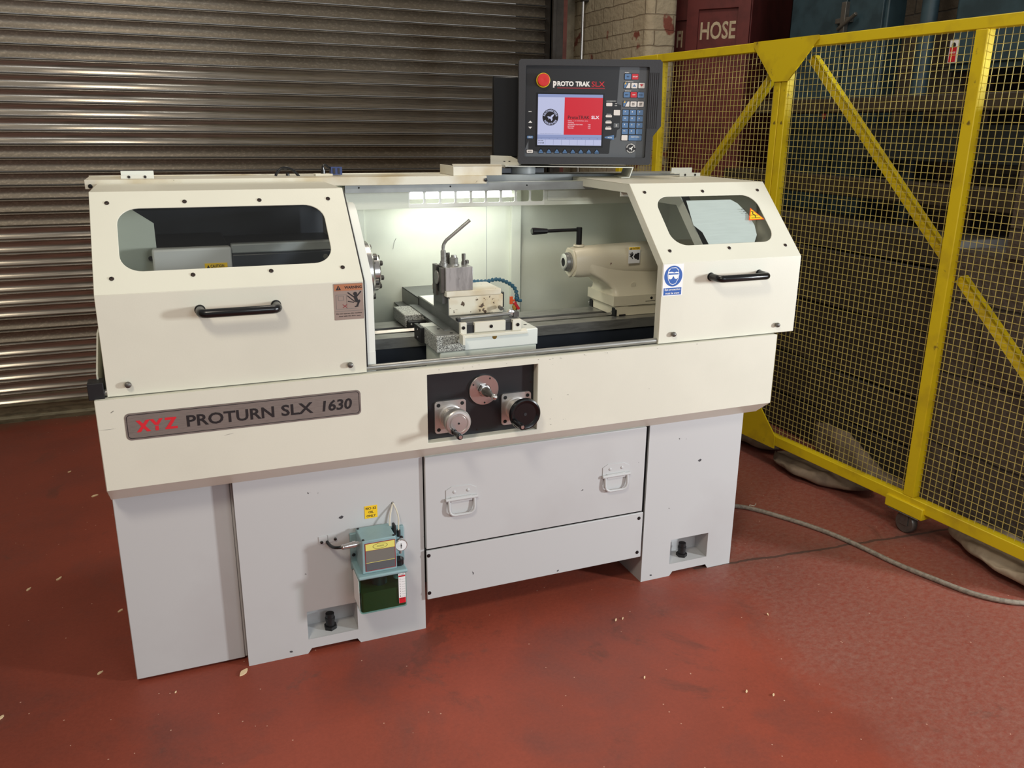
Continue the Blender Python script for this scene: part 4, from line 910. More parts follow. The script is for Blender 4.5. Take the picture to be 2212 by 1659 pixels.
# front end cover plates, wiper blocks and drip lip
mb = MB()
for x0, x1, z0, z1 in ((.986, 1.006, .930, .9655), (1.031, 1.131, .934, .9640), (1.154, 1.183, .930, .9640)): mb.box(x0, x1, .138, .152, z0, z1, 'cream_worn')
for x, z in ((.9925+.003, .951), (1.084, .9495), (1.171, .948)): mb.rev([(0, .0055), (.003, .005), (.0031, .003)], (x, .138, z), (0, -1, 0), 'black', 14)
mb.box(1.006, 1.031, .143, .152, .932, .955, 'black_matt').box(1.131, 1.154, .143, .152, .932, .955, 'black_matt')
mb.plate([(.134, .9265), (.134, .9185), (.137, .9185), (.150, .9285), (.150, .9325)], Fr((1.203, 0, 0), (0, 1, 0)), 1.203-.990, 'cream_worn')
mb.box(.982, .990, .105, .138, .906, .936, 'cream_worn')
mb.build('end_cover', cs, bevel=.001)
# shaft lying along the front of the slide
mb = MB().tube([(.997, .175, .9715), (1.160, .175, .9755)], .0052, 'steel', 14).rev([(0, .004), (.001, .0115), (.010, .0115), (.011, .010)], (1.163, .183, .9765), (0, -1, 0), 'chrome', 24).rev([(-.006, .006), (.012, .0065)], (1.150, .235, .983), (0, -1, -.1), 'steel_dark', 12)
mb.box(.988, .996, .165, .19, .9640, .972, 'black_matt').box(1.17, 1.188, .17, .20, .9640, .980, 'steel_dark')
lab(mb.build('coolant_shaft', cs, bevel=.0004), 'steel bar with round end fitting')

# compound rise and tool post
mb = MB().box(.985, 1.1660, .250, .405, .9640, 1.0235, 'riser')
cr = lab(mb.build('tool_post_riser', lathe, bevel=.003), 'cream riser block with oily stains')
MB().box(.978, 1.1575, .246, .40, 1.0235, 1.0415, 'cream_worn').build('riser_plate', cr, bevel=.002)
MB().box(.9840, .9855, .25, .405, .9640, 1.0235, 'cover_steel').box(.972, .985, .27, .36, 1.0, 1.0415, 'cover_steel').build('riser_side', cr)
tp = Fr((.978, .252, 1.0415), (1, 0, 0), (0, 0, 1))
mb = MB().plate([(0, 0), (.088, 0), (.088, .0725), (0, .0725)], tp, .092, 'ground')
mb.box(.966, .978, .262, .282, 1.035, 1.112, 'steel_dark').box(.964, .978, .312, .346, 1.020, 1.115, 'steel_dark')
mb.box(.968, .979, .285, .31, 1.035, 1.11, 'black_hole')
mb.rev([(0, .021), (.005, .021), (.0055, .010), (.014, .010)], (.962, .302, 1.078), (1, 0, 0), 'steel', 24)
tpost = lab(mb.build('tool_post', lathe, bevel=.0012), 'square polished quick change tool post')
mb = MB(); mb.ring(circ(1.020, 1.079, .0028, 16), circ(1.020, 1.079, .0020, 16), Fr((0, .2518, 0)), 0, 'ink_grey', c=.0003); mb.build('maker_mark', tpost)
zt_ = 1.114
mb = MB().rev([(0, .013), (.008, .013), (.0085, .010), (.014, .010), (.0145, .0085)], (.986, .300, zt_), (0, 0, 1), 'steel', 20)
mb.rev([(.010, .0085), (.044, .0085), (.048, .0070)], (.986, .300, zt_), (0, 0, 1), 'steel', 6, smooth=False)
base = Vector((.986, .300, zt_+.044))
P = [base, base+Vector((0, 0, .012)), base+Vector((.001, 0, .018)), base+Vector((.004, 0, .025)), base+Vector((.010, -.002, .034)), base+Vector((.083, -.012, .094))]
mb.tube(smooth(P[:5], 3)+[P[5]], .0052, 'steel', 14)
lab(mb.build('lock_lever', tpost), 'bent steel clamping lever')
mb = MB().rev([(0, .016), (.004, .015)], (1.020, .300, zt_), (0, 0, 1), 'steel', 20).rev([(.004, .0135), (.022, .0135), (.024, .011)], (1.020, .300, zt_), (0, 0, 1), 'steel', 6, smooth=False).rev([(.024, .009), (.031, .008)], (1.020, .300, zt_), (0, 0, 1), 'steel', 16)
mb.build('centre_nut', tpost)
for x, y, hh, rr_ in ((1.052, .300, .034, .006), (1.012, .335, .034, .006), (1.068, .318, .010, .0065)):
    MB().rev([(0, rr_*1.15), (.010, rr_*1.15), (.0105, rr_*.9), (hh*.55, rr_*.9), (hh*.56, rr_), (hh, rr_)], (x, y, zt_), (0, 0, 1), 'steel_dark', 16).build('stud', tpost)

# coolant hose
P = smooth([(1.062, .352, 1.046), (1.112, .38, 1.043), (1.160, .38, 1.041), (1.180, .38, 1.045), (1.201, .38, 1.0455), (1.233, .38, 1.033), (1.256, .38, 1.016), (1.265, .38, .998), (1.266, .38, .984)], 4)
mb = MB(); L_ = [0]
for i in range(1, len(P)): L_.append(L_[-1]+(P[i]-P[i-1]).length)
def at_len(s_):
    for i in range(1, len(P)):
        if L_[i] >= s_: return P[i-1].lerp(P[i], (s_-L_[i-1])/max(1e-9, L_[i]-L_[i-1]))
    return P[-1]
ns = 19
for i in range(ns):
    a = at_len(L_[-1]*i/ns); b = at_len(L_[-1]*(i+1)/ns); d = (b-a).length
    mb.rev([(0, .0032), (d*.1, .0074), (d*.55, .0062), (d*.75, .0040), (d*1.1, .0040)], b, a-b, 'hose_blue', 14)
ch = lab(mb.build('coolant_hose', lathe, angle=60), 'blue segmented coolant hose')
MB().rev([(0, .006), (.004, .0085), (.012, .0085), (.016, .006)], (1.267, .38, .968), (0, 0, 1), 'hose_blue', 14).tube([(1.268, .372, .971), (1.280, .372, .971)], .005, 'hose_blue', 10).build('hose_valve', ch)
lab(MB().box(1.240, 1.250, .372, .380, .960, .986, 'orange').tube([(1.250, .378, .972), (1.262, .38, .972)], .003, 'orange', 8).build('tap_handle', ch, bevel=.002), 'orange tap lever')
lab(MB().tube([(1.256, .376, .966), (1.272, .374, .942)], .005, 'key_red', 10).build('tap_lever', ch), 'red lever')
lab(MB().rev([(0, .0075), (.010, .0075), (.0105, .0095), (.020, .0095), (.0205, .007), (.034, .006)], (1.262, .385, .932), (0, 0, 1), 'brass', 6, smooth=False).tube([(1.262, .385, .934), (1.262, .385, .925), (1.25, .37, .93)], .005, 'steel', 10).build('brass_fitting', ch), 'brass elbow fitting')

# tailstock
def oct_(cy, cz, ry, rz_up, rz_dn, k=28):
    P = []
    for i in range(k):
        a = 2*PI*i/k; c, s_ = math.cos(a), math.sin(a)
        P.append((cy+ry*math.copysign(abs(c)**.62, c), cz+(rz_up if s_ > 0 else rz_dn)*math.copysign(abs(s_)**.72, s_)))
    return P
mb = MB()
secs = [(1.512, .050, .050, .046), (1.53, .054, .056, .050), (1.60, .058, .058, .050), (1.70, .066, .060, .052), (1.80, .072, .062, .052), (2.02, .074, .062, .052)]
k = 28; V = []
for x, ry, ru, rd in secs: V += [(x, y, z) for y, z in oct_(.48, 1.070, ry, ru, rd, k)]
mb.add(V, [(i*k+j, (i+1)*k+j, (i+1)*k+(j+1) % k, i*k+(j+1) % k) for i in range(len(secs)-1) for j in range(k)]+[list(range(k)), list(range(len(V)-1, len(V)-k-1, -1))], 'tail', True)
lvl = [(.957, 1.643, 2.02, .388, .586), (.966, 1.646, 2.02, .394, .580), (.980, 1.644, 2.02, .402, .572), (1.00, 1.622, 2.02, .410, .560), (1.02, 1.592, 2.02, .414, .552), (1.04, 1.560, 2.02, .418, .545), (1.07, 1.545, 2.02, .424, .536)]
V = []
for z, xa, xb, ya, yb in lvl: V += [(x, y, z) for x, y in rrect(xa, xb, ya, yb, .022, 4)]
k = len(V)//len(lvl)
mb.add(V, [(i*k+j, i*k+(j+1) % k, (i+1)*k+(j+1) % k, (i+1)*k+j) for i in range(len(lvl)-1) for j in range(k)]+[list(range(k))[::-1], list(range(len(V)-k, len(V)))], 'tail', True)
tail = mb.build('tailstock', lathe, angle=42); lab(tail, 'cream tailstock casting')
mb = MB().box(1.640, 2.03, .386, .588, .922, .958, 'tail').box(1.652, 2.03, .390, .584, .886, .921, 'tail')
mb.rev([(0, .011), (.001, .0105)], (1.727, .4045, .992), (0, -1, 0), 'tail', 20)
mb.build('tailstock_base', tail, bevel=.003)
mb = MB().rev([(0, .005), (.001, .005)], (1.794, .386, .944), (0, -1, 0), 'black_hole', 10).box(1.77, 1.81, .3852, .386, .9330, .9342, 'ink').box(1.7, 2.0, .3852, .386, .9205, .9215, 'ink')
mb.box(1.664, 1.690, .3845, .386, .886, .892, 'ink'); mb.build('scale_marks', tail)
for y in (.40, .575): MB().plate([(-.012, 0), (.012, 0), (.012, .022), (.004, .028), (-.012, .028)], Fr((1.648, y, .886), (0, -1, 0)), .008, 'rubber').rev([(0, .004), (.002, .0035)], (1.640, y, .902), (-1, 0, 0), 'chrome', 10).build('way_wiper', tail, bevel=.001)
P = [(-.001, -.052), (.012, -.046), (.038, -.022), (.046, .0), (.038, .030), (.026, .050), (-.022, .052), (-.036, .034), (-.046, .0), (-.036, -.026)]
mb = MB().plate(P, Fr((1.506, .48, 1.070), (0, -1, 0)), .012, 'tail').build('quill_flange', tail, bevel=.003)
mb = MB().plate([(.036, -.028), (.047, -.004), (.042, .030), (.034, .044), (.036, .030), (.040, .006), (.038, -.018)], Fr((1.5205, .48, 1.070), (0, -1, 0), (0, 0, 1)), .004, 'rust').build('primer_chips', tail)
mb = MB().rev([(0, .034), (.014, .034), (.0145, .031), (.026, .030), (.027, .027)], (1.512, .48, 1.074), (-1, 0, 0), 'steel', 32)
mb.rev([(.027, .030), (.029, .026), (.029, .0150), (.022, .0148)], (1.512, .48, 1.074), (-1, 0, 0), 'chrome', 32, cap=False).rev([(.0, .014), (.0272, .0152)], (1.512, .48, 1.074), (-1, 0, 0), 'black_hole', 20)
lab(mb.build('quill', tail), 'steel quill nose with taper bore')
mb = MB().rev([(0, .020), (.006, .018)], (1.542, .48, 1.128), (0, 0, 1), 'tail', 20).rev([(0, .0105), (.058, .0105), (.060, .009)], (1.542, .48, 1.134), (0, 0, 1), 'black', 20)
mb.tube([(1.542, .48, 1.1855), (1.414, .478, 1.1850)], .0060, 'black', 14).rev([(0, .0085), (.010, .0095), (.048, .0125), (.055, .0125), (.058, .010)], (1.417, .478, 1.1850), (-1, 0, .02), 'black', 20)
lab(mb.build('quill_clamp_lever', tail), 'black clamp lever')
f4 = Fr((1.70, .4035, 1.092), (1, 0, 0), (0, 0, 1))
mb = MB().plate([(.0, -.022), (.046, -.022), (.046, .037), (0, .037)], f4, .001, 'sign_white', c=.002)
mb.plate([(.001, .026), (.045, .026), (.045, .036), (.001, .036)], f4, 0, 'yel_label', c=.0025).text('CAUTION', f4, .027, .031, .028, .006, 'ink', c=.003).plate([(.004, .027), (.012, .027), (.008, .035)], f4, 0, 'ink', c=.003)
mb.plate([(.020, .002), (.026, .012), (.034, .012), (.034, .015), (.043, .015), (.043, -.010), (.034, -.010), (.034, -.007), (.026, -.006)], f4, 0, 'ink', c=.003)
for a, b in (((.017, -.006), (.011, .004)), ((.011, .002), (.004, .014)), ((.012, .004), (.009, .017)), ((.014, .006), (.014, .018)), ((.015, .004), (.018, .013)), ((.011, .001), (.004, .004))): seg(mb, f4, a, b, .003, 'ink', .003)
lab(mb.build('caution_sticker', tail), 'small yellow and white CAUTION sticker with a hand')
# end guard seen through the right window
prof = [(.05, .90), (.05, 1.12), (.255, 1.318), (.66, 1.318)]
inner = offs(prof, -.035)
MB().plate(prof+[(.66, 1.283)]+inner[::-1][1:], Fr((1.800, 0, 0), (0, 1, 0)), .003, 'white').build('end_guard', lathe)
i2 = offs(prof, -.02)
MB().sheet([(.055, .90), (.055, 1.12), (.258, 1.314), (.5, 1.314)], -.012, 1.800, 1.835, 'rubber').build('end_guard_seal', lathe)
MB().box(1.60, 1.70, .30, .305, 1.313, 1.345, 'white').build('light_bracket', lathe)

# swing arm and control display
mb = MB().box(1.1126, 1.288, .580, .583, 1.3685, 1.4006, 'cream_worn').plate([(1.1126, .580), (1.288, .580), (1.34, .72), (1.16, .74)], Fr((0, 0, 1.4006), (1, 0, 0), (0, 1, 0)), .003, 'cream_worn').box(1.1126, 1.1156, .583, .73, 1.3685, 1.4006, 'cream_worn')
arm = lab(mb.build('display_arm', lathe, bevel=.001), 'cream swing arm on the roof')
MB().box(1.24, 1.50, .70, .80, 1.3695, 1.386, 'navy').rev([(0, .05), (.028, .05)], (1.42, .72, 1.367), (0, 0, 1), 'grey_under', 24).build('arm_pivot', arm)
th = R(19.5); DF = Fr((1.6043, .5845, 1.401), (math.cos(th), -math.sin(th), 0), (0, 0, 1)); DF.s = 1.077
mb = MB().fbox(DF, -.262, .158, -.0065, -.0045, -.17, .030, 'white')
mb.plate([(.158, -.0045), (.148, -.036), (.122, -.038), (.122, -.040), (.150, -.038), (.161, -.0045)], DF, .17, 'white', c=.030)
lab(mb.build('display_shelf', arm), 'white folded shelf under the display')
mb = MB().plate([(-.309, -.008), (-.225, -.018), (-.205, -.002), (-.206, .008), (-.240, .024), (-.309, .026)], DF, .002, 'cream_worn', c=-.068)
for x in (-.262, -.245): mb.plate(circ(x, .0065, .004, 10, .0015), DF, 0, 'ink', c=-.0675)
mb.build('display_bracket', arm)

disp = empty('control_display', DF.p(0, .16, 0)); disp.parent = lathe; disp.location = DF.p(0, .16, 0)-Vector((1.02, .40, 0)); lab(disp, 'black operator display with keypad and red stop button')
ORG[disp] = DF.p(0, .16, 0)
outer = [(-.2195, .008), (-.214, .002), (.212, .002), (.2195, .008), (.2215, .092), (.248, .126), (.2415, .322), (.234, .330), (-.214, .326), (-.2205, .320)]
mb = MB().ring(outer, rrect(-.198, .2005, .025, .308, .004, 3), DF, .045, 'bezel', c=.012)
for i in range(5):
    xx = .2055+i*.0065; mb.fbox(DF, xx, xx+.0035, .118, .290, .010, .0145, 'bezel')
lab(mb.build('bezel', disp, bevel=.0025), 'thick charcoal bezel')
mb = MB().plate(rrect(-.1985, .201, .0245, .3085, .004, 3), DF, .03, 'panel_grey', c=-.004)
mb.plate([(-.197, .048), (-.185, .078), (-.185, .048), (-.15, .040), (.080, .036), (.083, .040), (.085, .078), (.104, .090), (.106, .112), (.116, .118), (.116, .190), (.102, .195), (.106, .307), (-.197, .307)], DF, .0, 'panel_black', c=-.0034)
lab(mb.build('keypad_face', disp), 'grey and black keypad face')
MB().fbox(DF, -.218, .218, .008, .322, -.11, -.033, 'black_matt').build('rear_case', disp, bevel=.004)
lab(MB().fbox(DF, -.302, -.10, .018, .280, -.20, -.085, 'black').build('side_enclosure', disp, bevel=.006), 'black enclosure behind the left side')
# screen
mb = MB(); sx0, sx1, sz0, sz1 = -.1565, .0550, .0620, .2215; c0 = -.0028
mb.ring([(sx0-.005, sz0-.005), (sx1+.005, sz0-.005), (sx1+.005, sz1+.004), (sx0-.005, sz1+.004)], [(sx0, sz0), (sx1, sz0), (sx1, sz1), (sx0, sz1)], DF, .001, 'black', c=-.002)
mb.plate([(sx0, .212), (sx1, .212), (sx1, sz1), (sx0, sz1)], DF, 0, 'scr_bar', c=c0)
mb.plate([(sx0, .0955), (-.0700, .0955), (-.0695, .212), (sx0, .212)], DF, 0, 'scr_lav', c=c0)
mb.plate([(-.0700, .0955), (sx1, .0955), (sx1, .212), (-.0695, .212)], DF, 0, 'scr_red', c=c0)
mb.plate([(sx0, .080), (sx1, .080), (sx1, .0955), (sx0, .0955)], DF, 0, 'scr_bar', c=c0).plate([(sx0, sz0), (sx1, sz0), (sx1, .080), (sx0, .080)], DF, 0, 'scr_lav', c=c0)
for i in range(1, 8): x = sx0+(sx1-sx0)*i/8; mb.plate([(x-.0003, sz0+.001), (x+.0003, sz0+.001), (x+.0003, .080), (x-.0003, .080)], DF, 0, 'scr_line', c=c0+.0002)
for i in range(8): x = sx0+(sx1-sx0)*(i+.5)/8; mb.text('F%d' % (i+1), DF, x, .0835, .004, .0022, 'scr_line', c=c0+.0003)
mb.plate([(sx0, .0865), (sx1, .0865), (sx1, .0871), (sx0, .0871)], DF, 0, 'scr_line', c=c0+.0002)
mb.text('ENTER', DF, sx0+.0115, .0765, .017, .0032, 'scr_ink', c=c0+.0003); mb.text('SYSTEM', DF, sx0+.0125, .0690, .019, .0032, 'scr_ink', c=c0+.0003)
mb.text('ProtoTRAK', DF, -.0220, .1505, .071, .0105, 'scr_ink', c=c0+.0003, bold=.01); mb.text('SLX', DF, .0325, .1510, .026, .0100, 'scr_white', c=c0+.0003, bold=.03)
for i, (t, w) in enumerate((('SERIAL  1-17 (CONTROL 001)', .066), ('OPTIONS', .020), ('ADVANCED FEATURES', .049), ('NETWORK', .022), ('TRACING', .019))):
    mb.text(t, DF, -.0575+w/2, .1392-.0056*i, w, .0034, 'scr_white', c=c0+.0003, bold=.0)
    if i > 1: mb.text('YES', DF, .0130, .1392-.0056*i, .009, .0034, 'scr_white', c=c0+.0003, bold=0)
mb.text('Copyright 2004 Southwestern Industries Inc', DF, -.114, .0985, .072, .0020, 'scr_line', c=c0+.0003, bold=0)
BIRD = [(-.9, .15), (-.35, .20), (-.05, .05), (.15, .35), (.55, .62), (1.0, .75), (.70, .20), (.45, -.05), (.55, -.55), (.30, -.95), (.05, -.40), (-.25, -.30), (-.60, -.55), (-.40, -.15), (-.75, -.10), (-.55, .02)]
def logo(mb, cx, cz, r, kb, kw, c):
    mb.plate(circ(cx, cz, r, 36), DF, 0, kb, c=c)
    mb.arc_text('SOUTHWESTERN', DF, cx, cz, r*.80, r*.24, 172, 8, kw, c=c+.0003); mb.arc_text('INDUSTRIES', DF, cx, cz, r*.80, r*.24, 205, 335, kw, flip=True, c=c+.0003)
    mb.plate([(cx+p[0]*r*.5, cz+p[1]*r*.5) for p in BIRD], DF, 0, kw, c=c+.0003)
logo(mb, -.1150, .1500, .0260, 'scr_ink', 'scr_lav', c0+.0003)
lab(mb.build('screen', disp), 'lit screen with red panel and round logo')
cc = -.0034
mb = MB(); logo(mb, .1545, .0550, .0170, 'ink', 'ink_white', cc); lab(mb.build('logo_badge', disp), 'round black logo badge')
mb = MB().text('p', DF, -.1030, .2515, .0115, .0205, 'ink_white', c=-.0028, bold=.06).text('ROTO', DF, -.0685, .2540, .0530, .0155, 'ink_white', c=-.0028, bold=.05); mb.text('TRAK', DF, -.0120, .2540, .048, .0155, 'ink_white', c=-.0028, bold=.05)
mb.text('SLX', DF, .0375, .2540, .043, .0160, 'key_red', c=-.0028, bold=.01); mb.plate([(-.095, .2395), (.060, .2395), (.060, .2425), (-.095, .2425)], DF, 0, 'ink_maroon', c=-.0028)
lab(mb.build('title_lettering', disp), 'white and red title lettering')
e = MB().rev([(0.0, 0.02423), (0.00431, 0.02423), (0.00539, 0.02262)], DF.p(-.1412, .2635, -.004), DF.n, 'estop_ring', 32).build('emergency_stop', disp)
MB().rev([(0.0, 0.01508), (0.01077, 0.01508), (0.01292, 0.021), (0.01939, 0.02154), (0.02369, 0.01992), (0.02423, 0.01292), (0.02316, 0.0)], DF.p(-.1412, .2635, -.002), DF.n, 'estop', 32, cap=False).build('stop_button', disp)
def key(x, z, w, h, k, t=None, tk='ink_white', name='key', tw=None, thh=.004, dx=0, dz=0):
    mb = MB().plate(rrect(x-w/2-.0016, x+w/2+.0016, z-h/2-.0016, z+h/2+.0016, .002, 2), DF, 0, 'black', c=-.0032)
    mb.plate(rrect(x-w/2, x+w/2, z-h/2, z+h/2, min(.002, h/2.1), 3), DF, .0015, k, c=-.0017)
    if t: mb.text(t, DF, x+dx, z+dz, tw or w*.55, thh, tk, c=-.0013, bold=.03)
    return mb.build(name, disp)
for r_, row in enumerate((('7', '8', '9'), ('4', '5', '6'), ('1', '2', '3'), ('+/-', '0', '.'))):
    for c_i, t in enumerate(row): key(.1316+.0237*c_i, .168-.020*r_, .0200, .0165, 'key_blue', t, tw={'+/-': .0085, '.': .0018, '1': .002}.get(t, .004), thh=.0045 if t != '.' else .0016, dx=-.002, dz=.002)
key(.1316, .088, .0200, .0165, 'key_white'); key(.1668, .088, .043, .0165, 'key_blue', 'RESTORE', tw=.028, thh=.0032, dz=.003)
key(.1335, .2785, .0200, .017, 'key_blue', 'GO', 'ink', tw=.008, thh=.004); key(.1569, .2785, .0210, .017, 'key_red', 'STOP', tw=.016, thh=.004)
mb = MB().text('FEED', DF, .1300, .2905, .014, .003, 'ink_white', c=-.003); mb.text('OVERRIDE', DF, .139, .2625, .026, .003, 'ink_white', c=-.003); mb.text('SPINDLE', DF, .136, .2345, .020, .003, 'ink_white', c=-.003)
mb.text('ACCESSORY', DF, .0830, .2025, .033, .0026, 'ink_white', c=-.003); mb.text('ON', DF, .0985, .195, .006, .0024, 'ink_white', c=-.003); mb.text('OFF', DF, .0985, .1885, .008, .0024, 'ink_white', c=-.003)
for t, z in (('SPINDLE', .1615), ('COOL', .1415), ('LUBE', .1225)): mb.text(t, DF, .0768, z, .015, .0022, 'ink_white', c=-.003)
mb.build('keypad_lettering', disp)
for x, z in ((.1325, .2510), (.1325, .1940)):
    mb = MB().plate(rrect(x-.0116, x+.0116, z-.0098, z+.0098, .002, 2), DF, 0, 'black', c=-.0032).plate([(x-.010, z-.008), (x-.006, z-.008), (x+.002, z+.008), (x-.010, z+.008)], DF, .001, 'key_blue', c=-.002)
    mb.plate([(x-.004, z-.008), (x+.010, z-.008), (x+.010, z+.008), (x+.004, z+.008)], DF, .001, 'key_white', c=-.002).plate([(x-.010, z+.003), (x-.005, z+.011), (x-.003, z+.004)], DF, 0, 'key_yel', c=-.0015); mb.build('key', disp)
key(.1559, .2510, .0200, .0165, 'key_white'); key(.1793, .2515, .0200, .0165, 'key_white')
mb = MB().plate([(.1499, .2475), (.1619, .2475), (.1559, .2550)], DF, 0, 'key_blue', c=-.0013).plate([(.1733, .2555), (.1793, .2480), (.1853, .2555)], DF, 0, 'key_red', c=-.0013); mb.build('arrow_marks', disp)
key(.1325, .2225, .0200, .0165, 'key_blue', 'REV', 'ink', tw=.011, thh=.0035); key(.1552, .2228, .0205, .0170, 'key_red', 'OFF', tw=.010, thh=.0035); key(.1785, .2225, .0200, .0165, 'key_blue', 'FWD', 'ink', tw=.012, thh=.0035)
key(.1559, .1940, .0200, .0165, 'key_white', 'INC\nSET', 'ink', tw=.010, thh=.008); key(.1793, .1940, .0200, .0165, 'key_white', 'ABS\nSET', 'ink', tw=.010, thh=.008)
key(.0765, .1920, .0200, .0105, 'key_white'); key(.1028, .1670, .0210, .0170, 'key_white'); key(.1028, .1270, .0190, .0150, 'panel_grey', 'Z', tw=.006, thh=.006)
for z in (.1555, .1360, .1165): key(.0765, z, .0205, .0068, 'key_white')
mb = MB().plate([(.0655, .0865), (.0655, .0905), (.0965, .0965), (.0965, .0815)], DF, .001, 'key_blue', c=-.002); mb.text('MODE', DF, .083, .0885, .014, .003, 'ink_white', c=-.0016); mb.build('key', disp)
mb = MB().text('INFO', DF, -.1816, .167, .010, .0026, 'ink_white', c=-.003, bold=.05).plate([(-.1870, .1320), (-.1740, .1320), (-.1805, .1390)], DF, 0, 'ink_white', c=-.003).plate([(-.1870, .1195), (-.1805, .1130), (-.1740, .1195)], DF, 0, 'ink_white', c=-.003); mb.build('arrow_marks', disp)
key(-.1805, .0870, .0200, .0085, 'key_blue', 'HELP', 'ink_white', tw=.012, thh=.0032); key(-.1805, .0420, .0205, .0100, 'key_white', 'MODE', 'ink', tw=.012, thh=.0030)
for i in range(8):
    x = -.1442+i*(.0414+.1442)/7
    mb = MB().plate([(x-.0088, .0355), (x+.0088, .0355), (x+.0088, .0415), (x+.003, .0515), (x-.003, .0515), (x-.0088, .0415)], DF, 0, 'black', c=-.0031)
    mb.plate([(x-.0070, .0415), (x+.0070, .0415), (x, .0495)], DF, .001, 'key_blue', c=-.002).plate([(x-.0072, .0372), (x+.0072, .0372), (x+.0072, .0402), (x-.0072, .0402)], DF, .001, 'key_blue', c=-.002); mb.build('soft_key', disp)

# oil pump on the left pedestal
pump = empty('oil_pump', (.684, .03, .165)); pump.parent = lathe; pump.location = Vector((.684, .03, .165))-Vector((1.02, .40, 0)); lab(pump, 'pale teal lubrication pump with green oil tank')
ORG[pump] = Vector((.684, .03, .165))
mb = MB().box(.613, .775, .058, .070, .262, .376, 'pump'); mb.rev([(0, .0055), (.002, .005)], (.6215, .058, .309), (0, -1, 0), 'black', 12).rev([(0, .0055), (.002, .005)], (.767, .058, .34), (0, -1, 0), 'black', 12); mb.build('mounting_plate', pump, bevel=.004)
MB().plate([(.628, .2885), (.7305, .2885), (.7285, .3935), (.6305, .3935)], Fr((0, -.030, 0)), .090, 'pump').build('pump_housing', pump, bevel=.0025)
for x, y in ((.635, -.024), (.724, -.024), (.636, .052)): MB().rev([(0, .004), (.0025, .0035)], (x, y, .3935), (0, 0, 1), 'rubber', 10).build('housing_screw', pump)
mb = MB().plate([(.613, -.045), (.758, -.045), (.758, .062), (.613, .062)], Fr((0, 0, .2885), (1, 0, 0), (0, 1, 0)), .011, 'pump'); mb.build('tank_lid', pump, bevel=.004)
hf = Fr((0, -.0305, 0))
mb = MB().plate([(.6375, .2965), (.7265, .2965), (.7265, .3850), (.6375, .3850)], hf, .0006, 'ink_maroon', c=.0006).plate([(.6395, .3620), (.7245, .3620), (.7245, .3830), (.6395, .3830)], hf, 0, 'yel_pale', c=.0009)
mb.plate([(.6395, .3240), (.7245, .3240), (.7245, .3610), (.6395, .3610)], hf, 0, 'ink_grey', c=.0009).plate([(.6395, .3225), (.7245, .3225), (.7245, .3238), (.6395, .3238)], hf, 0, 'yel_pale', c=.0009).plate([(.6395, .2985), (.7245, .2985), (.7245, .3225), (.6395, .3225)], hf, 0, 'panel_grey', c=.0009)
mb.ring(circ(.682, .3725, .0215, 28, .0085), circ(.682, .3725, .0205, 28, .0076), hf, 0, 'ink', c=.0012).plate(rrect(.668, .696, .3695, .3755, .002, 3), hf, 0, 'yel_pale', c=.0012)
for q in range(3): mb.plate([(.671+.0008*q, .3706+.0016*q), (.693, .3706+.0016*q), (.693, .3711+.0016*q), (.671+.0008*q, .3711+.0016*q)], hf, 0, 'ink', c=.0015)

lab(mb.build('data_label', pump), 'yellow and grey data label')
# tank: tinted walls, oil inside
tx0, tx1, ty0, ty1, tz0, tz1 = .6165, .7555, -.041, .058, .166, .2775
mb = MB()
out = rrect(tx0, tx1, ty0, ty1, .010, 4); inn = rrect(tx0+.0025, tx1-.0025, ty0+.0025, ty1-.0025, .008, 4)
mb.ring(out, inn, Fr((0, 0, tz1), (1, 0, 0), (0, 1, 0)), tz1-tz0, 'tank').plate(inn, Fr((0, 0, tz0+.003), (1, 0, 0), (0, 1, 0)), .003, 'tank')
lab(mb.build('tank_shell', pump), 'teal tinted clear tank')
MB().plate(rrect(tx0+.003, tx1-.003, ty0+.003, ty1-.003, .008, 4), Fr((0, 0, .232), (1, 0, 0), (0, 1, 0)), .232-tz0-.0035, 'oil').build('oil', pump)
mb = MB().rev([(0, .022), (.062, .022)], (.685, .01, .215), (0, 0, 1), 'tank_dark', 24).box(.645, .725, -.01, .03, .262, .277, 'tank_dark').rev([(0, .016), (.02, .016)], (.735, -.02, .257), (0, 0, 1), 'pump', 16); mb.build('submerged_motor', pump)
MB().box(.620, .752, .05, .056, .232, .276, 'tank_dark').box(.6150, .6165, -.03, .045, .175, .268, 'sign_white').build('back_label', pump)
gf = Fr((0, ty0-.0006, 0))
mb = MB().plate([(.7295, .1795), (.7505, .1795), (.7505, .2770), (.7295, .2770)], gf, .0005, 'sign_white', c=.0005).plate([(.7300, .1797), (.7500, .1797), (.7500, .1975), (.7300, .1975)], gf, 0, 'key_red', c=.0008).plate([(.7300, .2660), (.7500, .2660), (.7500, .2705), (.7300, .2705)], gf, 0, 'key_red', c=.0008)
mb.text('OIL LEVEL', gf, .740, .2735, .017, .0025, 'ink', c=.001); mb.text('LITRE', gf, .740, .1945, .012, .0028, 'ink', c=.001); mb.text('FULL', gf, .740, .2682, .008, .0022, 'ink', c=.001)
for i in range(8): mb.text(str(i+1), gf, .7345, .2030+i*.0080, .0016, .0038, 'ink', c=.001); mb.plate([(.7385, .2010+i*.0080), (.7495, .2010+i*.0080), (.7495, .2015+i*.0080), (.7385, .2015+i*.0080)], gf, 0, 'ink_grey', c=.001)
lab(mb.build('level_label', pump), 'white and red level scale')
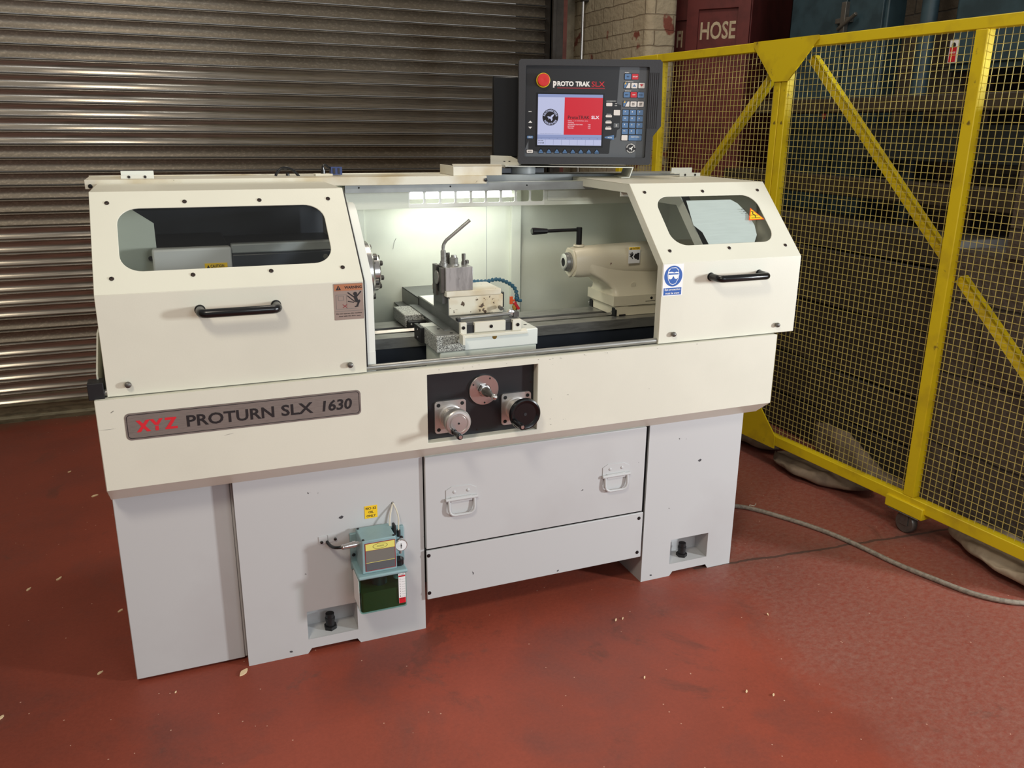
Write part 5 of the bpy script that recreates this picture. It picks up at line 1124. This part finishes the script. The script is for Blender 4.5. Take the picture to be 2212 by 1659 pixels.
mb = MB().rev([(0, .014), (.002, .0155), (.018, .0155), (.020, .013)], (.7405, -.006, .2885), (0, 0, 1), 'black', 24); lab(mb.build('filler_cap', pump), 'black filler cap')
mb = MB().rev([(0, .018), (.012, .0185), (.0135, .0170)], (.753, .016, .342), (-.06, -1, .05), 'chrome', 32).rev([(.0136, .0160), (.0140, 0)], (.753, .016, .342), (-.06, -1, .05), 'sign_white', 32, cap=False)
gn = Fr((.7521, .0016, .3426), (1, -.06, 0), (0, .05, 1)); mb.fbox(gn, -.0008, .0008, -.009, .007, .0006, .0009, 'ink').rev([(0, .002), (.001, .002)], gn.p(0, 0, .0006), (0, -1, 0), 'ink', 8)
mb.rev([(0, .005), (.020, .005)], (.753, .022, .308), (0, 0, 1), 'chrome', 10)
lab(mb.build('pressure_gauge', pump), 'round chrome pressure gauge')
mb = MB().rev([(0, .0055), (.004, .0085), (.006, .0075), (.022, .0085), (.022, .0095), (.032, .0095), (.0325, .0112), (.042, .0112), (.0425, .008), (.055, .008)], (.578, .010, .3655), (1, .04, .03), 'chrome', 20); lab(mb.build('cable_gland', pump), 'chrome cable connector')
MB().tube(smooth([(.5475, .075, .3610), (.5500, .055, .3590), (.558, .030, .3600), (.570, .014, .3645), (.582, .010, .3660)], 4), .0048, 'black', 12).build('power_cable', pump)
MB().box(.7385, .7465, .035, .058, .362, .3935, 'rubber').build('tube_clip', pump, bevel=.002)
MB().tube(smooth([(.7465, .074, .4505), (.7475, .066, .450), (.754, .055, .432), (.7575, .048, .410), (.7560, .046, .388), (.7555, .045, .365)], 5), .0024, 'clear_tube', 8).tube(smooth([(.7455, .067, .449), (.736, .055, .428), (.7300, .045, .408), (.7285, .040, .3935)], 5), .0024, 'clear_tube', 8).rev([(0, .004), (.001, .004)], (.7465, .070, .4505), (0, -1, 0), 'black_hole', 10).build('plastic_tube', pump)
MB().rev([(0, .006), (.02, .006)], (.7555, .045, .352), (0, 0, 1), 'rubber', 10).build('tube_fitting', pump)
